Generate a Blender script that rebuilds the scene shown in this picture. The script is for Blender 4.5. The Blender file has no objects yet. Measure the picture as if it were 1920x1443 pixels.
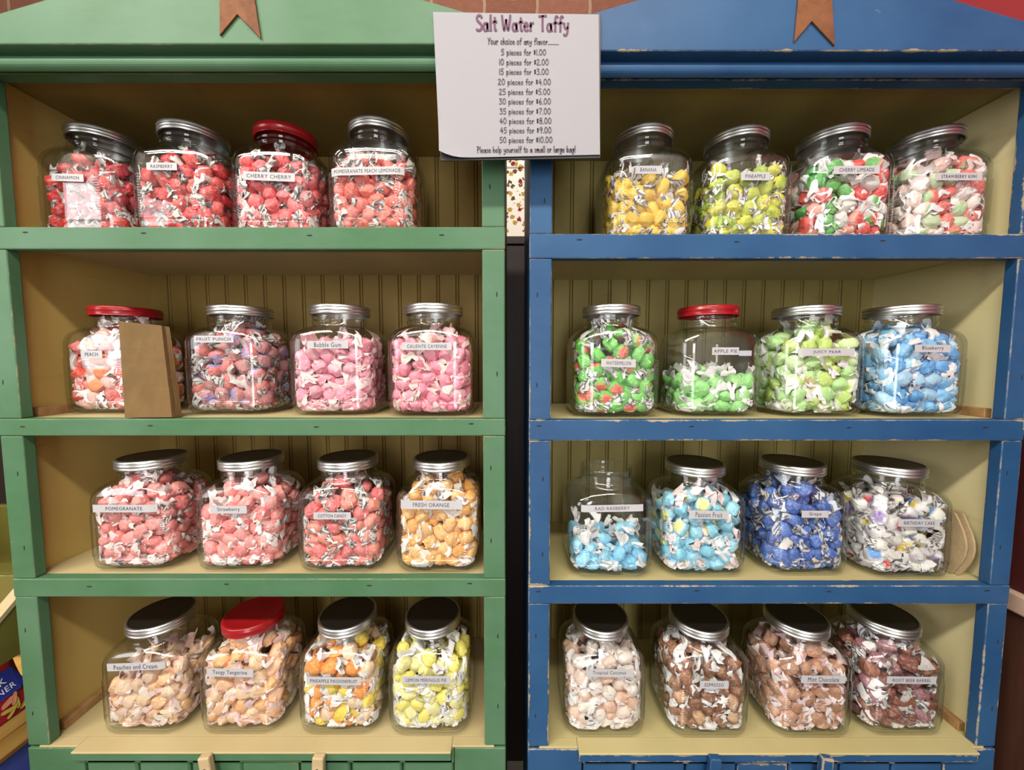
import bpy, bmesh, math, random
import numpy as np
from mathutils import Vector, Matrix

C = bpy.context.scene.collection
SC = bpy.context.scene
PI = math.pi

# ------------------------------------------------------------------ camera, world, light, exposure
EYE = 1.45          # eye height above the floor
DIST = 0.68         # lens to the face of the cabinets (plane Y = 0)
PITCH = math.radians(3.77)
FPX = 700.0         # focal length in pixels of a 1920 px wide frame
cam_data = bpy.data.cameras.new('camera')
cam_data.sensor_width = 36.0
cam_data.lens = FPX / 1920.0 * 36.0
cam_data.clip_start = 0.02
cam = bpy.data.objects.new('camera', cam_data)
C.objects.link(cam)
cam.location = (0, -DIST, EYE)
cam.rotation_euler = (PI / 2 - PITCH, 0, 0)
SC.camera = cam

SC.view_settings.view_transform = 'Standard'
SC.view_settings.look = 'None'
SC.view_settings.gamma = 1.0
SC.view_settings.exposure = 0.78
SC.view_settings.use_curve_mapping = False
cy = SC.cycles
cy.max_bounces = 10
cy.diffuse_bounces = 4
cy.glossy_bounces = 4
cy.transmission_bounces = 4
cy.transparent_max_bounces = 40
cy.use_denoising = True
cy.sample_clamp_indirect = 6.0
cy.caustics_reflective = False
cy.caustics_refractive = False

w = bpy.data.worlds.new('world')
SC.world = w
w.use_nodes = True
w.node_tree.nodes['Background'].inputs[0].default_value = (1.0, 0.93, 0.84, 1)
w.node_tree.nodes['Background'].inputs[1].default_value = 0.025


def area(name, loc, rot, sx, sy, power, col):
    d = bpy.data.lights.new(name, 'AREA')
    d.shape = 'RECTANGLE'
    d.size, d.size_y = sx, sy
    d.energy = power
    d.color = col
    o = bpy.data.objects.new(name, d)
    C.objects.link(o)
    o.location = loc
    o.rotation_euler = rot
    return o


WARM = (1.0, 0.94, 0.84)
DAY = (0.98, 0.97, 1.0)
CEIL = 3.6
FIXTURES = [(-2.1, -1.60, 3.6), (-0.70, -1.68, 2.2), (0.38, -1.68, 2.6), (-0.95, -2.9, .6)]
for fx, fy, k in FIXTURES:
    area('overhead_light', (fx, fy, CEIL - .07), (0, 0, 0), 1.25, 0.20, 12.5 * k, WARM)
area('overhead_light', (0.0, 0.36, CEIL - .07), (0, 0, 0), 1.6, 0.10, 11, WARM)  # lamp added behind the cabinets to brighten the print box and brick
area('window_daylight', (0.12, -3.45, 1.35), (PI / 2, 0, 0), 0.85, 1.9, 31, DAY)
area('window_daylight', (-2.75, -1.75, 2.0), (PI / 2, 0, -PI / 2), 1.3, 1.2, 16, DAY)


def un(u, v, Y=0.0):
    """world point at depth Y whose image in the photograph is (u, v)"""
    dx, dz = (u - 960) / FPX, -(v - 721.5) / FPX
    dy, dzz = math.cos(PITCH) + dz * math.sin(PITCH), -math.sin(PITCH) + dz * math.cos(PITCH)
    t = (Y + DIST) / dy
    return Vector((dx * t, Y, EYE + dzz * t))


# ------------------------------------------------------------------ object helpers
def link(o, parent=None):
    C.objects.link(o)
    if parent is not None:
        o.parent = parent
    return o


def tag(o, label=None, cat=None, group=None, kind=None):
    if label: o['label'] = label
    if cat: o['category'] = cat
    if group: o['group'] = group
    if kind: o['kind'] = kind
    return o


def thing(name, label, cat, loc=(0, 0, 0), rz=0, group=None):
    o = bpy.data.objects.new(name, None)
    o.empty_display_size = 0.05
    link(o)
    o.location = loc
    o.rotation_euler = (0, 0, rz)
    return tag(o, label, cat, group)


def mesh_obj(name, verts, faces, mat, parent=None, loc=(0, 0, 0), smooth=False):
    me = bpy.data.meshes.new(name)
    me.from_pydata([tuple(v) for v in verts], [], faces)
    me.update()
    if smooth:
        me.polygons.foreach_set('use_smooth', [True] * len(me.polygons))
    if mat: me.materials.append(mat)
    o = bpy.data.objects.new(name, me)
    link(o, parent)
    o.location = loc
    return o


def bm_obj(name, bm, mat, parent=None, loc=(0, 0, 0), smooth=False):
    me = bpy.data.meshes.new(name)
    bmesh.ops.recalc_face_normals(bm, faces=bm.faces[:])
    bm.to_mesh(me)
    bm.free()
    if smooth:
        me.polygons.foreach_set('use_smooth', [True] * len(me.polygons))
    if mat: me.materials.append(mat)
    o = bpy.data.objects.new(name, me)
    link(o, parent)
    o.location = loc
    return o


def board(name, x0, x1, y0, y1, z0, z1, mat, parent=None, bev=0.0015, origin=(0, 0, 0)):
    """a planed board with eased edges; parent sits at origin"""
    bm = bmesh.new()
    bmesh.ops.create_cube(bm, size=1.0)
    sx, sy, sz = x1 - x0, y1 - y0, z1 - z0
    bmesh.ops.scale(bm, verts=bm.verts, vec=(sx, sy, sz))
    if bev > 0:
        bmesh.ops.bevel(bm, geom=bm.edges[:], offset=min(bev, .3 * min(sx, sy, sz)), segments=2, affect='EDGES', profile=.5)
    c = Vector(((x0 + x1) / 2, (y0 + y1) / 2, (z0 + z1) / 2)) - Vector(origin)
    o = bm_obj(name, bm, mat, parent, c)
    o['board_size'] = (float(sx), float(sy), float(sz))
    return o


def extrude_poly(name, pts, y0, y1, mat, parent=None, loc=(0, 0, 0), bev=0.0):
    """closed outline in X-Z, thickness along Y"""
    bm = bmesh.new()
    a = [bm.verts.new((p[0], y0, p[1])) for p in pts]
    f = bm.faces.new(a)
    r = bmesh.ops.extrude_face_region(bm, geom=[f])
    vs = [g for g in r['geom'] if isinstance(g, bmesh.types.BMVert)]
    bmesh.ops.translate(bm, verts=vs, vec=(0, y1 - y0, 0))
    if bev > 0:
        bmesh.ops.bevel(bm, geom=[e for e in bm.edges if e.calc_face_angle(0) > .6], offset=bev, segments=2, affect='EDGES', profile=.5)
    return bm_obj(name, bm, mat, parent, loc)


def extrude_profile(name, prof, x0, x1, mat, parent=None, loc=(0, 0, 0)):
    """closed outline in Y-Z, run along X"""
    n = len(prof)
    vs = [(x0, p[0], p[1]) for p in prof] + [(x1, p[0], p[1]) for p in prof]
    fs = [(i, (i + 1) % n, n + (i + 1) % n, n + i) for i in range(n)]
    fs += [tuple(range(n))[::-1], tuple(range(n, 2 * n))]
    o = mesh_obj(name, vs, fs, mat, parent, loc)
    bm = bmesh.new(); bm.from_mesh(o.data)
    bmesh.ops.recalc_face_normals(bm, faces=bm.faces[:]); bm.to_mesh(o.data); bm.free()
    return o


# ------------------------------------------------------------------ material helpers
class NT:
    def __init__(self, name):
        self.m = bpy.data.materials.new(name)
        self.m.use_nodes = True
        self.t = self.m.node_tree
        self.t.nodes.clear()
        self.out = self.t.nodes.new('ShaderNodeOutputMaterial')

    def n(self, kind, **kw):
        x = self.t.nodes.new('ShaderNode' + kind)
        for k, v in kw.items():
            setattr(x, k, v)
        return x

    def l(self, a, b):
        self.t.links.new(a, b)

    def val(self, inp, v):
        if hasattr(v, 'is_output') or isinstance(v, bpy.types.NodeSocket):
            self.l(v, inp)
        else:
            inp.default_value = v

    def math(self, op, a, b=None, c=None, clamp=False):
        x = self.n('Math', operation=op, use_clamp=clamp)
        self.val(x.inputs[0], a)
        if b is not None: self.val(x.inputs[1], b)
        if c is not None: self.val(x.inputs[2], c)
        return x.outputs[0]

    def mix(self, f, a, b, mode='MIX'):
        x = self.n('Mix', data_type='RGBA', blend_type=mode)
        self.val(x.inputs[0], f)
        self.val(x.inputs[6], a if not isinstance(a, tuple) else (*a, 1)[:4])
        self.val(x.inputs[7], b if not isinstance(b, tuple) else (*b, 1)[:4])
        return x.outputs[2]

    def noise(self, vec, scale, detail=4, rough=.55, mapping=None):
        if mapping:
            mp = self.n('Mapping')
            mp.inputs['Scale'].default_value = mapping
            self.l(vec, mp.inputs[0])
            vec = mp.outputs[0]
        x = self.n('TexNoise')
        x.inputs['Scale'].default_value = scale
        x.inputs['Detail'].default_value = detail
        x.inputs['Roughness'].default_value = rough
        self.l(vec, x.inputs['Vector'])
        return x.outputs['Fac']

    def ramp(self, f, a, b):
        x = self.n('MapRange')
        x.interpolation_type = 'SMOOTHSTEP'
        self.val(x.inputs[0], f)
        self.val(x.inputs[1], a)
        self.val(x.inputs[2], b)
        return x.outputs[0]

    def principled(self, col, rough=.5, metal=0.0, spec=.5, bump=None, bstr=.2, bdist=.002):
        p = self.n('BsdfPrincipled')
        self.val(p.inputs['Base Color'], col if not isinstance(col, tuple) else (*col, 1)[:4])
        self.val(p.inputs['Roughness'], rough)
        self.val(p.inputs['Metallic'], metal)
        p.inputs['Specular IOR Level'].default_value = spec
        if bump is not None:
            b = self.n('Bump')
            b.inputs['Strength'].default_value = bstr
            b.inputs['Distance'].default_value = bdist
            self.l(bump, b.inputs['Height'])
            self.l(b.outputs[0], p.inputs['Normal'])
        self.l(p.outputs[0], self.out.inputs[0])
        return p


def simple(name, col, rough=.5, metal=0.0, spec=.5):
    t = NT(name)
    t.principled(col, rough, metal, spec)
    return t.m


def paint(name, c1, c2, bare, wear=1.0, rough=.45, scratches=1.0, grain=(1.5, 14, 14), spec=.4):
    """brushed paint over wood, rubbed through along the edges of each board"""
    t = NT(name)
    tc = t.n('TexCoord')
    geo = t.n('NewGeometry')
    pos = geo.outputs['Position']
    n1 = t.noise(pos, 5.0, 5)
    n2 = t.noise(pos, 60.0, 5, .6, (.25, 1, 1.0))
    base = t.mix(t.ramp(n1, .3, .7), c1, c2)
    base = t.mix(t.math('MULTIPLY', t.ramp(n2, .35, .75), .20), base, tuple(min(1, x * 1.35 + .01) for x in c1))
    # distance from the board's nearest edge, in metres
    at = t.n('Attribute', attribute_type='OBJECT', attribute_name='board_size')
    g = tc.outputs['Generated']
    inv = t.n('VectorMath', operation='SUBTRACT')
    inv.inputs[0].default_value = (1, 1, 1)
    t.l(g, inv.inputs[1])
    mn = t.n('VectorMath', operation='MINIMUM')
    t.l(g, mn.inputs[0]); t.l(inv.outputs[0], mn.inputs[1])
    mu = t.n('VectorMath', operation='MULTIPLY')
    t.l(mn.outputs[0], mu.inputs[0]); t.l(at.outputs['Vector'], mu.inputs[1])
    s = t.n('SeparateXYZ'); t.l(mu.outputs[0], s.inputs[0])
    a, b, c = s.outputs
    lo, hi = t.math('MINIMUM', a, b), t.math('MAXIMUM', a, b)
    second = t.math('MAXIMUM', lo, t.math('MINIMUM', hi, c))
    n3 = t.noise(pos, 22.0, 6, .65)
    n4 = t.noise(pos, 140.0, 3, .6)
    gate = t.math('ADD', .30, t.math('MULTIPLY', t.ramp(t.noise(pos, 4.2, 2), .42, .62), 1.0))
    reach = t.math('MULTIPLY', t.math('MULTIPLY', t.math('SUBTRACT', t.math('ADD', n3, t.math('MULTIPLY', n4, .35)), .60), .022 * wear), gate)
    worn = t.ramp(t.math('SUBTRACT', reach, second), -.0012, .0006)
    # stray scratches and chips
    n5 = t.noise(pos, 26.0, 4, .7, (.35, 1, 1.2))
    n6 = t.noise(pos, 7.0, 2)
    chip = t.math('MULTIPLY', t.ramp(n5, .695, .725), t.math('MULTIPLY', t.ramp(n6, .48, .60), scratches))
    mask = t.math('MAXIMUM', worn, chip, clamp=True)
    wood = t.mix(t.noise(pos, 30, 4, .6, grain), tuple(x * .75 for x in bare), bare)
    col = t.mix(mask, base, wood)
    hgt = t.math('ADD', t.math('MULTIPLY', n2, .6), t.math('MULTIPLY', mask, -.7))
    t.principled(col, t.math('ADD', rough, t.math('MULTIPLY', mask, .25)), 0, spec, hgt, .25, .0015)
    return t.m


def cream_paint(name, c1, c2, knots=True):
    t = NT(name)
    geo = t.n('NewGeometry')
    pos = geo.outputs['Position']
    n1 = t.noise(pos, 6, 4)
    n2 = t.noise(pos, 16, 5, .6, (1, .35, 3))
    col = t.mix(t.ramp(n1, .3, .7), c1, c2)
    col = t.mix(t.math('MULTIPLY', t.ramp(n2, .58, .8), .45), col, tuple(x * .72 for x in c1))
    if knots:
        v = t.n('TexVoronoi')
        v.inputs['Scale'].default_value = 3.6
        t.l(pos, v.inputs['Vector'])
        k = t.math('SUBTRACT', 1.0, t.ramp(t.math('ADD', v.outputs['Distance'], t.math('MULTIPLY', t.noise(pos, 60, 2), .06)), .055, .085))
        col = t.mix(t.math('MULTIPLY', k, .75), col, (.10, .045, .015))
    t.principled(col, .62, 0, .3, n2, .15, .0015)
    return t.m


def wood(name, c1, c2, scale=8, grain=(1, 12, 12), rough=.5):
    t = NT(name)
    geo = t.n('NewGeometry')
    n1 = t.noise(geo.outputs['Position'], scale, 6, .65, grain)
    n2 = t.noise(geo.outputs['Position'], scale * .4, 3)
    col = t.mix(t.ramp(n1, .3, .7), c1, c2)
    col = t.mix(t.math('MULTIPLY', n2, .4), col, tuple(x * .6 for x in c1))
    t.principled(col, rough, 0, .35, n1, .2, .0015)
    return t.m


def brick_material(name, c1, c2, mortar):
    t = NT(name)
    geo = t.n('NewGeometry')
    mp = t.n('Mapping')
    mp.inputs['Rotation'].default_value = (PI / 2, 0, 0)
    t.l(geo.outputs['Position'], mp.inputs[0])
    b = t.n('TexBrick')
    b.inputs['Scale'].default_value = 1.0
    b.inputs['Brick Width'].default_value = .21
    b.inputs['Row Height'].default_value = .072
    b.inputs['Mortar Size'].default_value = .008
    b.inputs['Mortar Smooth'].default_value = .25
    b.inputs['Color1'].default_value = (*c1, 1)
    b.inputs['Color2'].default_value = (*c2, 1)
    b.inputs['Mortar'].default_value = (*mortar, 1)
    wob = t.n('VectorMath', operation='ADD')
    ns = t.n('TexNoise'); ns.inputs['Scale'].default_value = 18
    t.l(geo.outputs['Position'], ns.inputs['Vector'])
    sc = t.n('VectorMath', operation='SCALE'); sc.inputs['Scale'].default_value = .012
    t.l(ns.outputs['Color'], sc.inputs[0])
    t.l(mp.outputs[0], wob.inputs[0]); t.l(sc.outputs[0], wob.inputs[1])
    t.l(wob.outputs[0], b.inputs['Vector'])
    n = t.noise(geo.outputs['Position'], 40, 5)
    col = t.mix(t.math('MULTIPLY', n, .55), b.outputs['Color'], tuple(x * .5 for x in c1))
    t.principled(col, .85, 0, .2, t.math('ADD', t.math('MULTIPLY', b.outputs['Fac'], -1.0), n), .7, .006)
    return t.m


def glass_material():
    """clear pressed glass: a mirror-like skin by angle over a clear body that darkens where one looks along it"""
    t = NT('clear_glass')
    geo = t.n('NewGeometry')
    d = t.n('VectorMath', operation='DOT_PRODUCT')
    t.l(geo.outputs['Normal'], d.inputs[0]); t.l(geo.outputs['Incoming'], d.inputs[1])
    c = t.math('ABSOLUTE', d.outputs['Value'])
    s = t.math('SUBTRACT', 1.0, c, clamp=True)
    fres = t.math('ADD', .045, t.math('MULTIPLY', t.math('POWER', s, 4.5), .9), clamp=True)
    tint = t.mix(t.math('POWER', s, 2.5), (.99, .993, .99), (.70, .745, .715))
    tr = t.n('BsdfTransparent'); t.l(tint, tr.inputs[0])
    gl = t.n('BsdfGlossy'); gl.inputs['Roughness'].default_value = .025
    gl.inputs['Color'].default_value = (1, 1, 1, 1)
    mx = t.n('MixShader')
    t.l(fres, mx.inputs[0]); t.l(tr.outputs[0], mx.inputs[1]); t.l(gl.outputs[0], mx.inputs[2])
    t.l(mx.outputs[0], t.out.inputs[0])
    return t.m


def taffy_material():
    t = NT('waxed_taffy_wrapper')
    a = t.n('Attribute', attribute_name='tint')
    b = t.n('Attribute', attribute_name='band')
    geo = t.n('NewGeometry')
    st = t.math('SINE', t.math('MULTIPLY', b.outputs['Fac'], 2 * PI))
    on = t.math('MULTIPLY', t.ramp(st, .15, .5), t.math('GREATER_THAN', b.outputs['Fac'], .001))
    n = t.noise(geo.outputs['Position'], 190, 3, .6)
    col = t.mix(t.math('MULTIPLY', on, .86), a.outputs['Color'], (.045, .04, .045))
    col = t.mix(t.math('MULTIPLY', t.ramp(n, .45, .75), .22), col, (.95, .93, .92))
    p = t.principled(col, .34, 0, .5, n, .5, .003)
    p.inputs['Subsurface Weight'].default_value = 0.0
    return t.m


GREEN = paint('green_paint', (.054, .140, .064), (.082, .172, .098), (.30, .29, .15), wear=.22, scratches=.35, spec=.25)
BLUE = paint('blue_paint', (.014, .060, .155), (.026, .088, .196), (.38, .31, .21), wear=.66, scratches=1.0, spec=.25)
TAN_SHADED = cream_paint('tan_paint_shaded', (.22, .145, .036), (.25, .17, .045), knots=False)  # back and top: shade under the shelves put into the colour
TAN_LIT = cream_paint('tan_paint_lit', (.50, .355, .105), (.54, .395, .13), knots=False)  # same tan lightened, the light on the sides painted in
CREAM_SHADED = cream_paint('cream_paint_shaded', (.24, .195, .060), (.28, .23, .075), knots=False)  # back and top darkened in the colour for the shelf's shade
CREAM_LIT = cream_paint('cream_paint_lit', (.66, .58, .30), (.70, .62, .345))  # lighter copy of the cream, standing for light on the side walls
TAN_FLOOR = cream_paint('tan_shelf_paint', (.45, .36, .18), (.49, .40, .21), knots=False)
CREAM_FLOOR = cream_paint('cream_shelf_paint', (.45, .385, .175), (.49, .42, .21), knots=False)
BARE = wood('bare_pine', (.30, .16, .06), (.42, .25, .11))
LATCH_WOOD = wood('pale_pine', (.48, .36, .19), (.55, .43, .25))
RUST = NT('rusted_iron')
_p = RUST.n('NewGeometry').outputs['Position']
_n = RUST.noise(_p, 28, 6, .7)
RUST.principled(RUST.mix(RUST.ramp(_n, .3, .7), (.11, .038, .014), (.22, .085, .032)), .7, .2, .4, _n, .3, .002)
RUST = RUST.m
GLASS = glass_material()
TAFFY = taffy_material()
STEEL = simple('brushed_tin', (.60, .61, .61), .33, 1.0)
DARK_TIN = simple('dark_tin_top', (.13, .12, .11), .42, 1.0)  # darker metal for the top disc of the lids
RED_LID = simple('red_enamel', (.28, .006, .010), .24, 0, .5)
PAPER = simple('white_paper', (.30, .293, .315), .6, 0, .3)
TAPE = simple('label_tape', (.45, .445, .465), .4, 0, .4)
INK = simple('grey_ink', (.035, .033, .045), .6)
PLUM_INK = simple('plum_ink', (.10, .025, .07), .6)
SOFT_INK = simple('charcoal_ink', (.075, .06, .075), .6)
BLACK = simple('black_board', (.012, .010, .012), .4)
DARK = simple('dark_nail_hole', (.012, .012, .012), .8)


def kraft(name, c):
    t = NT(name)
    geo = t.n('NewGeometry')
    n1 = t.noise(geo.outputs['Position'], 26, 6, .6)
    n2 = t.noise(geo.outputs['Position'], 300, 2)
    col = t.mix(t.ramp(n1, .3, .7), tuple(x * .82 for x in c), c)
    t.principled(col, .75, 0, .25, t.math('ADD', n1, t.math('MULTIPLY', n2, .2)), .5, .004)
    return t.m


KRAFT = kraft('kraft_paper', (.17, .10, .036))
KRAFT_PALE = kraft('pale_kraft_paper', (.42, .31, .17))

# ------------------------------------------------------------------ the room
FLOOR_M = wood('floor_boards', (.15, .13, .11), (.20, .18, .15), 3, (1, 9, 1))
WALLP = simple('plaster', (.36, .345, .32), .8)
RED_WALL = simple('red_wall_paint', (.30, .016, .024), .6)
BRICK = brick_material('old_brick', (.17, .065, .04), (.24, .10, .065), (.33, .22, .14))


def slab(name, x0, x1, y0, y1, z0, z1, mat):
    o = board(name, x0, x1, y0, y1, z0, z1, mat, bev=0)
    return tag(o, kind='structure')


slab('floor', -2.9, 1.03, -3.6, 1.0, -.1, 0, FLOOR_M)
slab('ceiling', -2.9, 1.03, -3.6, 1.0, CEIL, CEIL + .1, WALLP)
slab('wall_back', -2.9, 1.03, .90, 1.0, 0, CEIL, BRICK)
slab('wall_left', -3.0, -2.9, -3.6, 1.0, 0, CEIL, WALLP)
slab('wall_right', 1.03, 1.13, -.75, .9, 0, CEIL, RED_WALL)
slab('wall_right_front', 1.03, 1.13, -3.6, -.7505, 0, CEIL, WALLP)
slab('wall_front', -2.9, 1.03, -3.7, -3.6, 0, CEIL, WALLP)
# ------------------------------------------------------------------ cabinets
DEPTH = .285      # inside of the back panel
FR = .020         # thickness of the face frame


def beadboard(name, x0, x1, z0, z1, mat, parent, origin, y=DEPTH):
    """tongue-and-groove boarding: flats, grooves and a bead at each joint, one surface with a back"""
    prof = []
    x = x0
    prof.append((x, 0))
    pitch = .049
    k = 0
    while x + pitch < x1:
        jx = x + pitch
        for dx, dy in ((-.0052, 0), (-.0040, .004), (-.0022, .0006), (0, -.0003), (.0022, .0006), (.0034, .005), (.0046, 0)):
            prof.append((jx + dx, dy))
        x = jx
    prof.append((x1, 0))
    vs, fs = [], []
    for px, py in prof:
        vs.append((px - origin[0], y + py - origin[1], z0 - origin[2]))
        vs.append((px - origin[0], y + py - origin[1], z1 - origin[2]))
    n = len(prof)
    for i in range(n - 1):
        fs.append((2 * i, 2 * i + 2, 2 * i + 3, 2 * i + 1))
    b = len(vs)
    for px in (x0, x1):
        vs.append((px - origin[0], y + .014 - origin[1], z0 - origin[2]))
        vs.append((px - origin[0], y + .014 - origin[1], z1 - origin[2]))
    fs += [(b, b + 1, b + 3, b + 2), (0, 1, b + 1, b), (2 * n - 2, b + 2, b + 3, 2 * n - 1)]
    fs.append(tuple([2 * i for i in range(n)] + [b + 2, b])[::-1])
    fs.append(tuple([2 * i + 1 for i in range(n)] + [b + 3, b + 1]))
    o = mesh_obj(name, vs, fs, mat, parent)
    return o


def crest_profile(va, vb, xa, xb):
    """top line of the crest board: low ends sweeping up to a broad arch; va, vb where the sweep begins, xa, xb the board's ends"""
    pts = []
    n = 64
    for i in range(n + 1):
        x = xa + (xb - xa) * i / n
        d = min(x - va, vb - x)
        q = math.sqrt(max(0.0, d - .055) ** 2 + .0004) - .02 if d > .055 else 0.0
        z = 1.985 + .28 * min(q, .245)
        if q > .245: z += .28 * .12 * (1 - math.exp(-(q - .245) / .12))
        pts.append((x, z))
    return pts


def cabinet(label, xo0, xo1, stl, str_, shelves, ztop, crest, mats, latches, doors, lip, nails, knob_name):
    MP, MI, MF, ML, MS = mats
    org = ((xo0 + xo1) / 2, 0.0, 0.0)
    root = thing('shelf_cabinet', label, 'cabinet', org, 0, 'painted shelf cabinets')
    P = dict(parent=root, origin=org)
    xi0, xi1 = xo0 + .020, xo1 - .020                    # faces of the side boards
    bot = shelves[-1][1]
    # carcass
    for sx, nm in ((0, 'side_panel'), (1, 'side_panel')):
        xa, xb = (xo0, xi0) if sx == 0 else (xi1, xo1)
        board('side_panel', xa + .0006, xb - .0006, FR, DEPTH + .014, .0, ztop + .03, MP, bev=.001, **P)
        # painted inner lining of the side, lightened for the light it catches
        xa, xb = (xi0 - .0005, xi0 + .002) if sx == 0 else (xi1 - .002, xi1 + .0005)
        board('side_lining', xa, xb, FR + .0005, DEPTH, bot, ztop + .012, MS, bev=0, **P)
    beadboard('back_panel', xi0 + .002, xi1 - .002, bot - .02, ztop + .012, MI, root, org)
    board('top_board', xi0 - .0002, xi1 + .0002, FR, DEPTH + .014, ztop + .0125, ztop + .030, MI, bev=0, **P)
    # rails and shelves
    for i, (z0, z1) in enumerate(shelves):
        last = i == len(shelves) - 1
        if last:
            board('shelf_rail', doors[0][0] + .001, doors[-1][1] - .001, 0, FR, z0, z1 - .0045, MP, bev=.001, **P)
        else:
            r = board('shelf_rail', xo0, xo1, 0, FR, z0, z1, MP, bev=.002, **P)
        if not last:
            for q in nails[i]:
                nz = z1 - .012 + .003 * math.sin(q * 57)
                e = bmesh.new()
                bmesh.ops.create_uvsphere(e, u_segments=10, v_segments=6, radius=1)
                bmesh.ops.scale(e, verts=e.verts, vec=(.0055, .0006, .0014))
                no = bm_obj('nail_hole', e, DARK, r, (0, 0, 0))
                no.location = Vector((q, 0.0, nz)) - Vector(((xo0 + xo1) / 2, FR / 2, (z0 + z1) / 2))
        s = board('shelf_board', xi0 + .0022, xi1 - .0022, FR + .0002, DEPTH - .0004, z1 - .0205, z1 - .0005, MF, bev=.0006, **P)
        if last:
            # worn cream nosing along the front of the lowest shelf
            board('shelf_nosing', xo0 + lip[0], xo1 - lip[1], -.012, FR, z1 - .0042, z1 - .0002, MF, bev=.0012, **P)
            board('shelf_edge', xi0 + .0022, xo0 + lip[0] - .0004, .0006, FR, z1 - .0042, z1 - .0004, MF, bev=.001, **P)
            board('shelf_edge', xo1 - lip[1] + .0004, xi1 - .0022, .0006, FR, z1 - .0042, z1 - .0004, MF, bev=.001, **P)
    # stiles between the rails
    tops = [ztop] + [s[0] for s in shelves[:-1]]
    for i, (z0, z1) in enumerate(shelves):
        za, zb = z1 + .0003, tops[i] - .0003
        for q, (sa, sb) in enumerate(((xo0 + .0005, stl), (str_, xo1 - .0005))):
            st = board('stile', sa, sb, .0008, FR, za, zb, MP, bev=.002, **P)
            for hz in (.22 + .05 * q, .74 + .04 * ((i + q) % 2)):
                e = bmesh.new()
                bmesh.ops.create_uvsphere(e, u_segments=8, v_segments=6, radius=1)
                bmesh.ops.scale(e, verts=e.verts, vec=(.0012, .0006, .0050))
                no = bm_obj('nail_hole', e, DARK, st, (.006 * (-1) ** (i + q), -(FR - .0008) / 2, (hz - .5) * (zb - za)))
    # unpainted cleats along the foot of the sides
    for i in (1, 3):
        z1 = shelves[i][1]
        board('cleat', xi0 + .002, xi0 + .016, FR + .012, DEPTH - .02, z1 - .0004, z1 + .017, BARE, bev=.001, **P)
        board('cleat', xi1 - .016, xi1 - .002, FR + .012, DEPTH - .02, z1 - .0004, z1 + .017, BARE, bev=.001, **P)
    # header: fascia, half-round moulding, cove and the crest board above
    zf = ztop
    xm0, xm1 = xo0 - .010, xo1 + .008
    board('header_fascia', xo0, xo1, -.002, FR, zf - .0002, zf + .0128, MP, bev=.001, **P)
    prof = []
    for i in range(13):
        a = -PI / 2 + PI * i / 12
        prof.append((-.0225 - .0105 * math.cos(a), zf - .0013 + .0104 * math.sin(a)))
    prof += [(-.0225, zf + .0130), (-.0022, zf + .0130), (-.0022, zf + .009)]
    mo = extrude_profile('header_moulding', [(y - org[1], z - org[2]) for y, z in prof], xm0 - org[0], xm1 - org[0], MP, root)
    mo['board_size'] = (xm1 - xm0, .05, .035)
    top = crest_profile(*crest)
    pts = [(x - org[0], z) for x, z in top]
    z0 = zf + .0131
    pts = [(crest[2] - org[0], z0)] + pts + [(crest[3] - org[0], z0)]
    cb = extrude_poly('crest_board', pts[::-1], -.046, -.006, MP, root, bev=.002)
    cb['board_size'] = (xo1 - xo0, .04, .15)
    board('crest_backing', xo0 + .01, xo1 - .01, -.0058, FR, zf + .0131, zf + .05, MP, bev=.001, **P)
    # base cupboard
    zr = shelves[-1][1] - .020
    board('bottom_rail', xo0 + lip[0], xo1 - lip[1], -.010, -.0003, zr - .001, shelves[-1][1] - .0046, MP, bev=.002, **P)
    for xa, xb in doors:
        d = thing_part('cupboard_door', root, org)
        planks(d, xa, xb, .06, zr - .003, org, MP)
    xs = [xo0] + [v for dd in doors for v in dd] + [xo1]
    for k in range(0, len(xs), 2):
        board('base_stile', xs[k], xs[k + 1] - .0015 if k + 1 < len(xs) - 1 else xs[k + 1], 0, FR, 0, (shelves[-1][1] - .0046) if k in (0, len(xs) - 2) else shelves[-1][0] - .0005, MP, bev=.002, **P)
    board('bottom_rail', xo0 + .05, xo1 - .05, .001, FR, .0, .058, MP, bev=.002, **P)
    for lx, tilt in latches:
        turn_button(root, org, lx, zr + .012, tilt, ML)
    return root


def thing_part(name, root, org):
    o = bpy.data.objects.new(name, None)
    o.empty_display_size = .03
    return link(o, root)


def planks(door, xa, xb, z0, z1, org, mat):
    """a ledged door of upright planks with open joints between them: one panel mesh"""
    n = 3
    gap = .005
    wd = (xb - xa) / n
    bm = bmesh.new()
    prof = []
    for i in range(n):
        a, b = xa + i * wd + gap / 2, xa + (i + 1) * wd - gap / 2
        prof += [(a, .012), (a, .003), (a + .003, .0), (b - .003, .0), (b, .003), (b, .012)]
    front = [(x - org[0], y) for x, y in prof]
    m = len(front)
    va = [bm.verts.new((x, y, z0)) for x, y in front] + [bm.verts.new((front[-1][0], .019, z0)), bm.verts.new((front[0][0], .019, z0))]
    vb = [bm.verts.new((v.co.x, v.co.y, z1)) for v in va]
    k = len(va)
    for i in range(k):
        bm.faces.new((va[i], va[(i + 1) % k], vb[(i + 1) % k], vb[i]))
    bm.faces.new(va[::-1]); bm.faces.new(vb)
    o = bm_obj('door_panel', bm, mat, door)
    o['board_size'] = (xb - xa, .5, z1 - z0)
    return o


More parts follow.
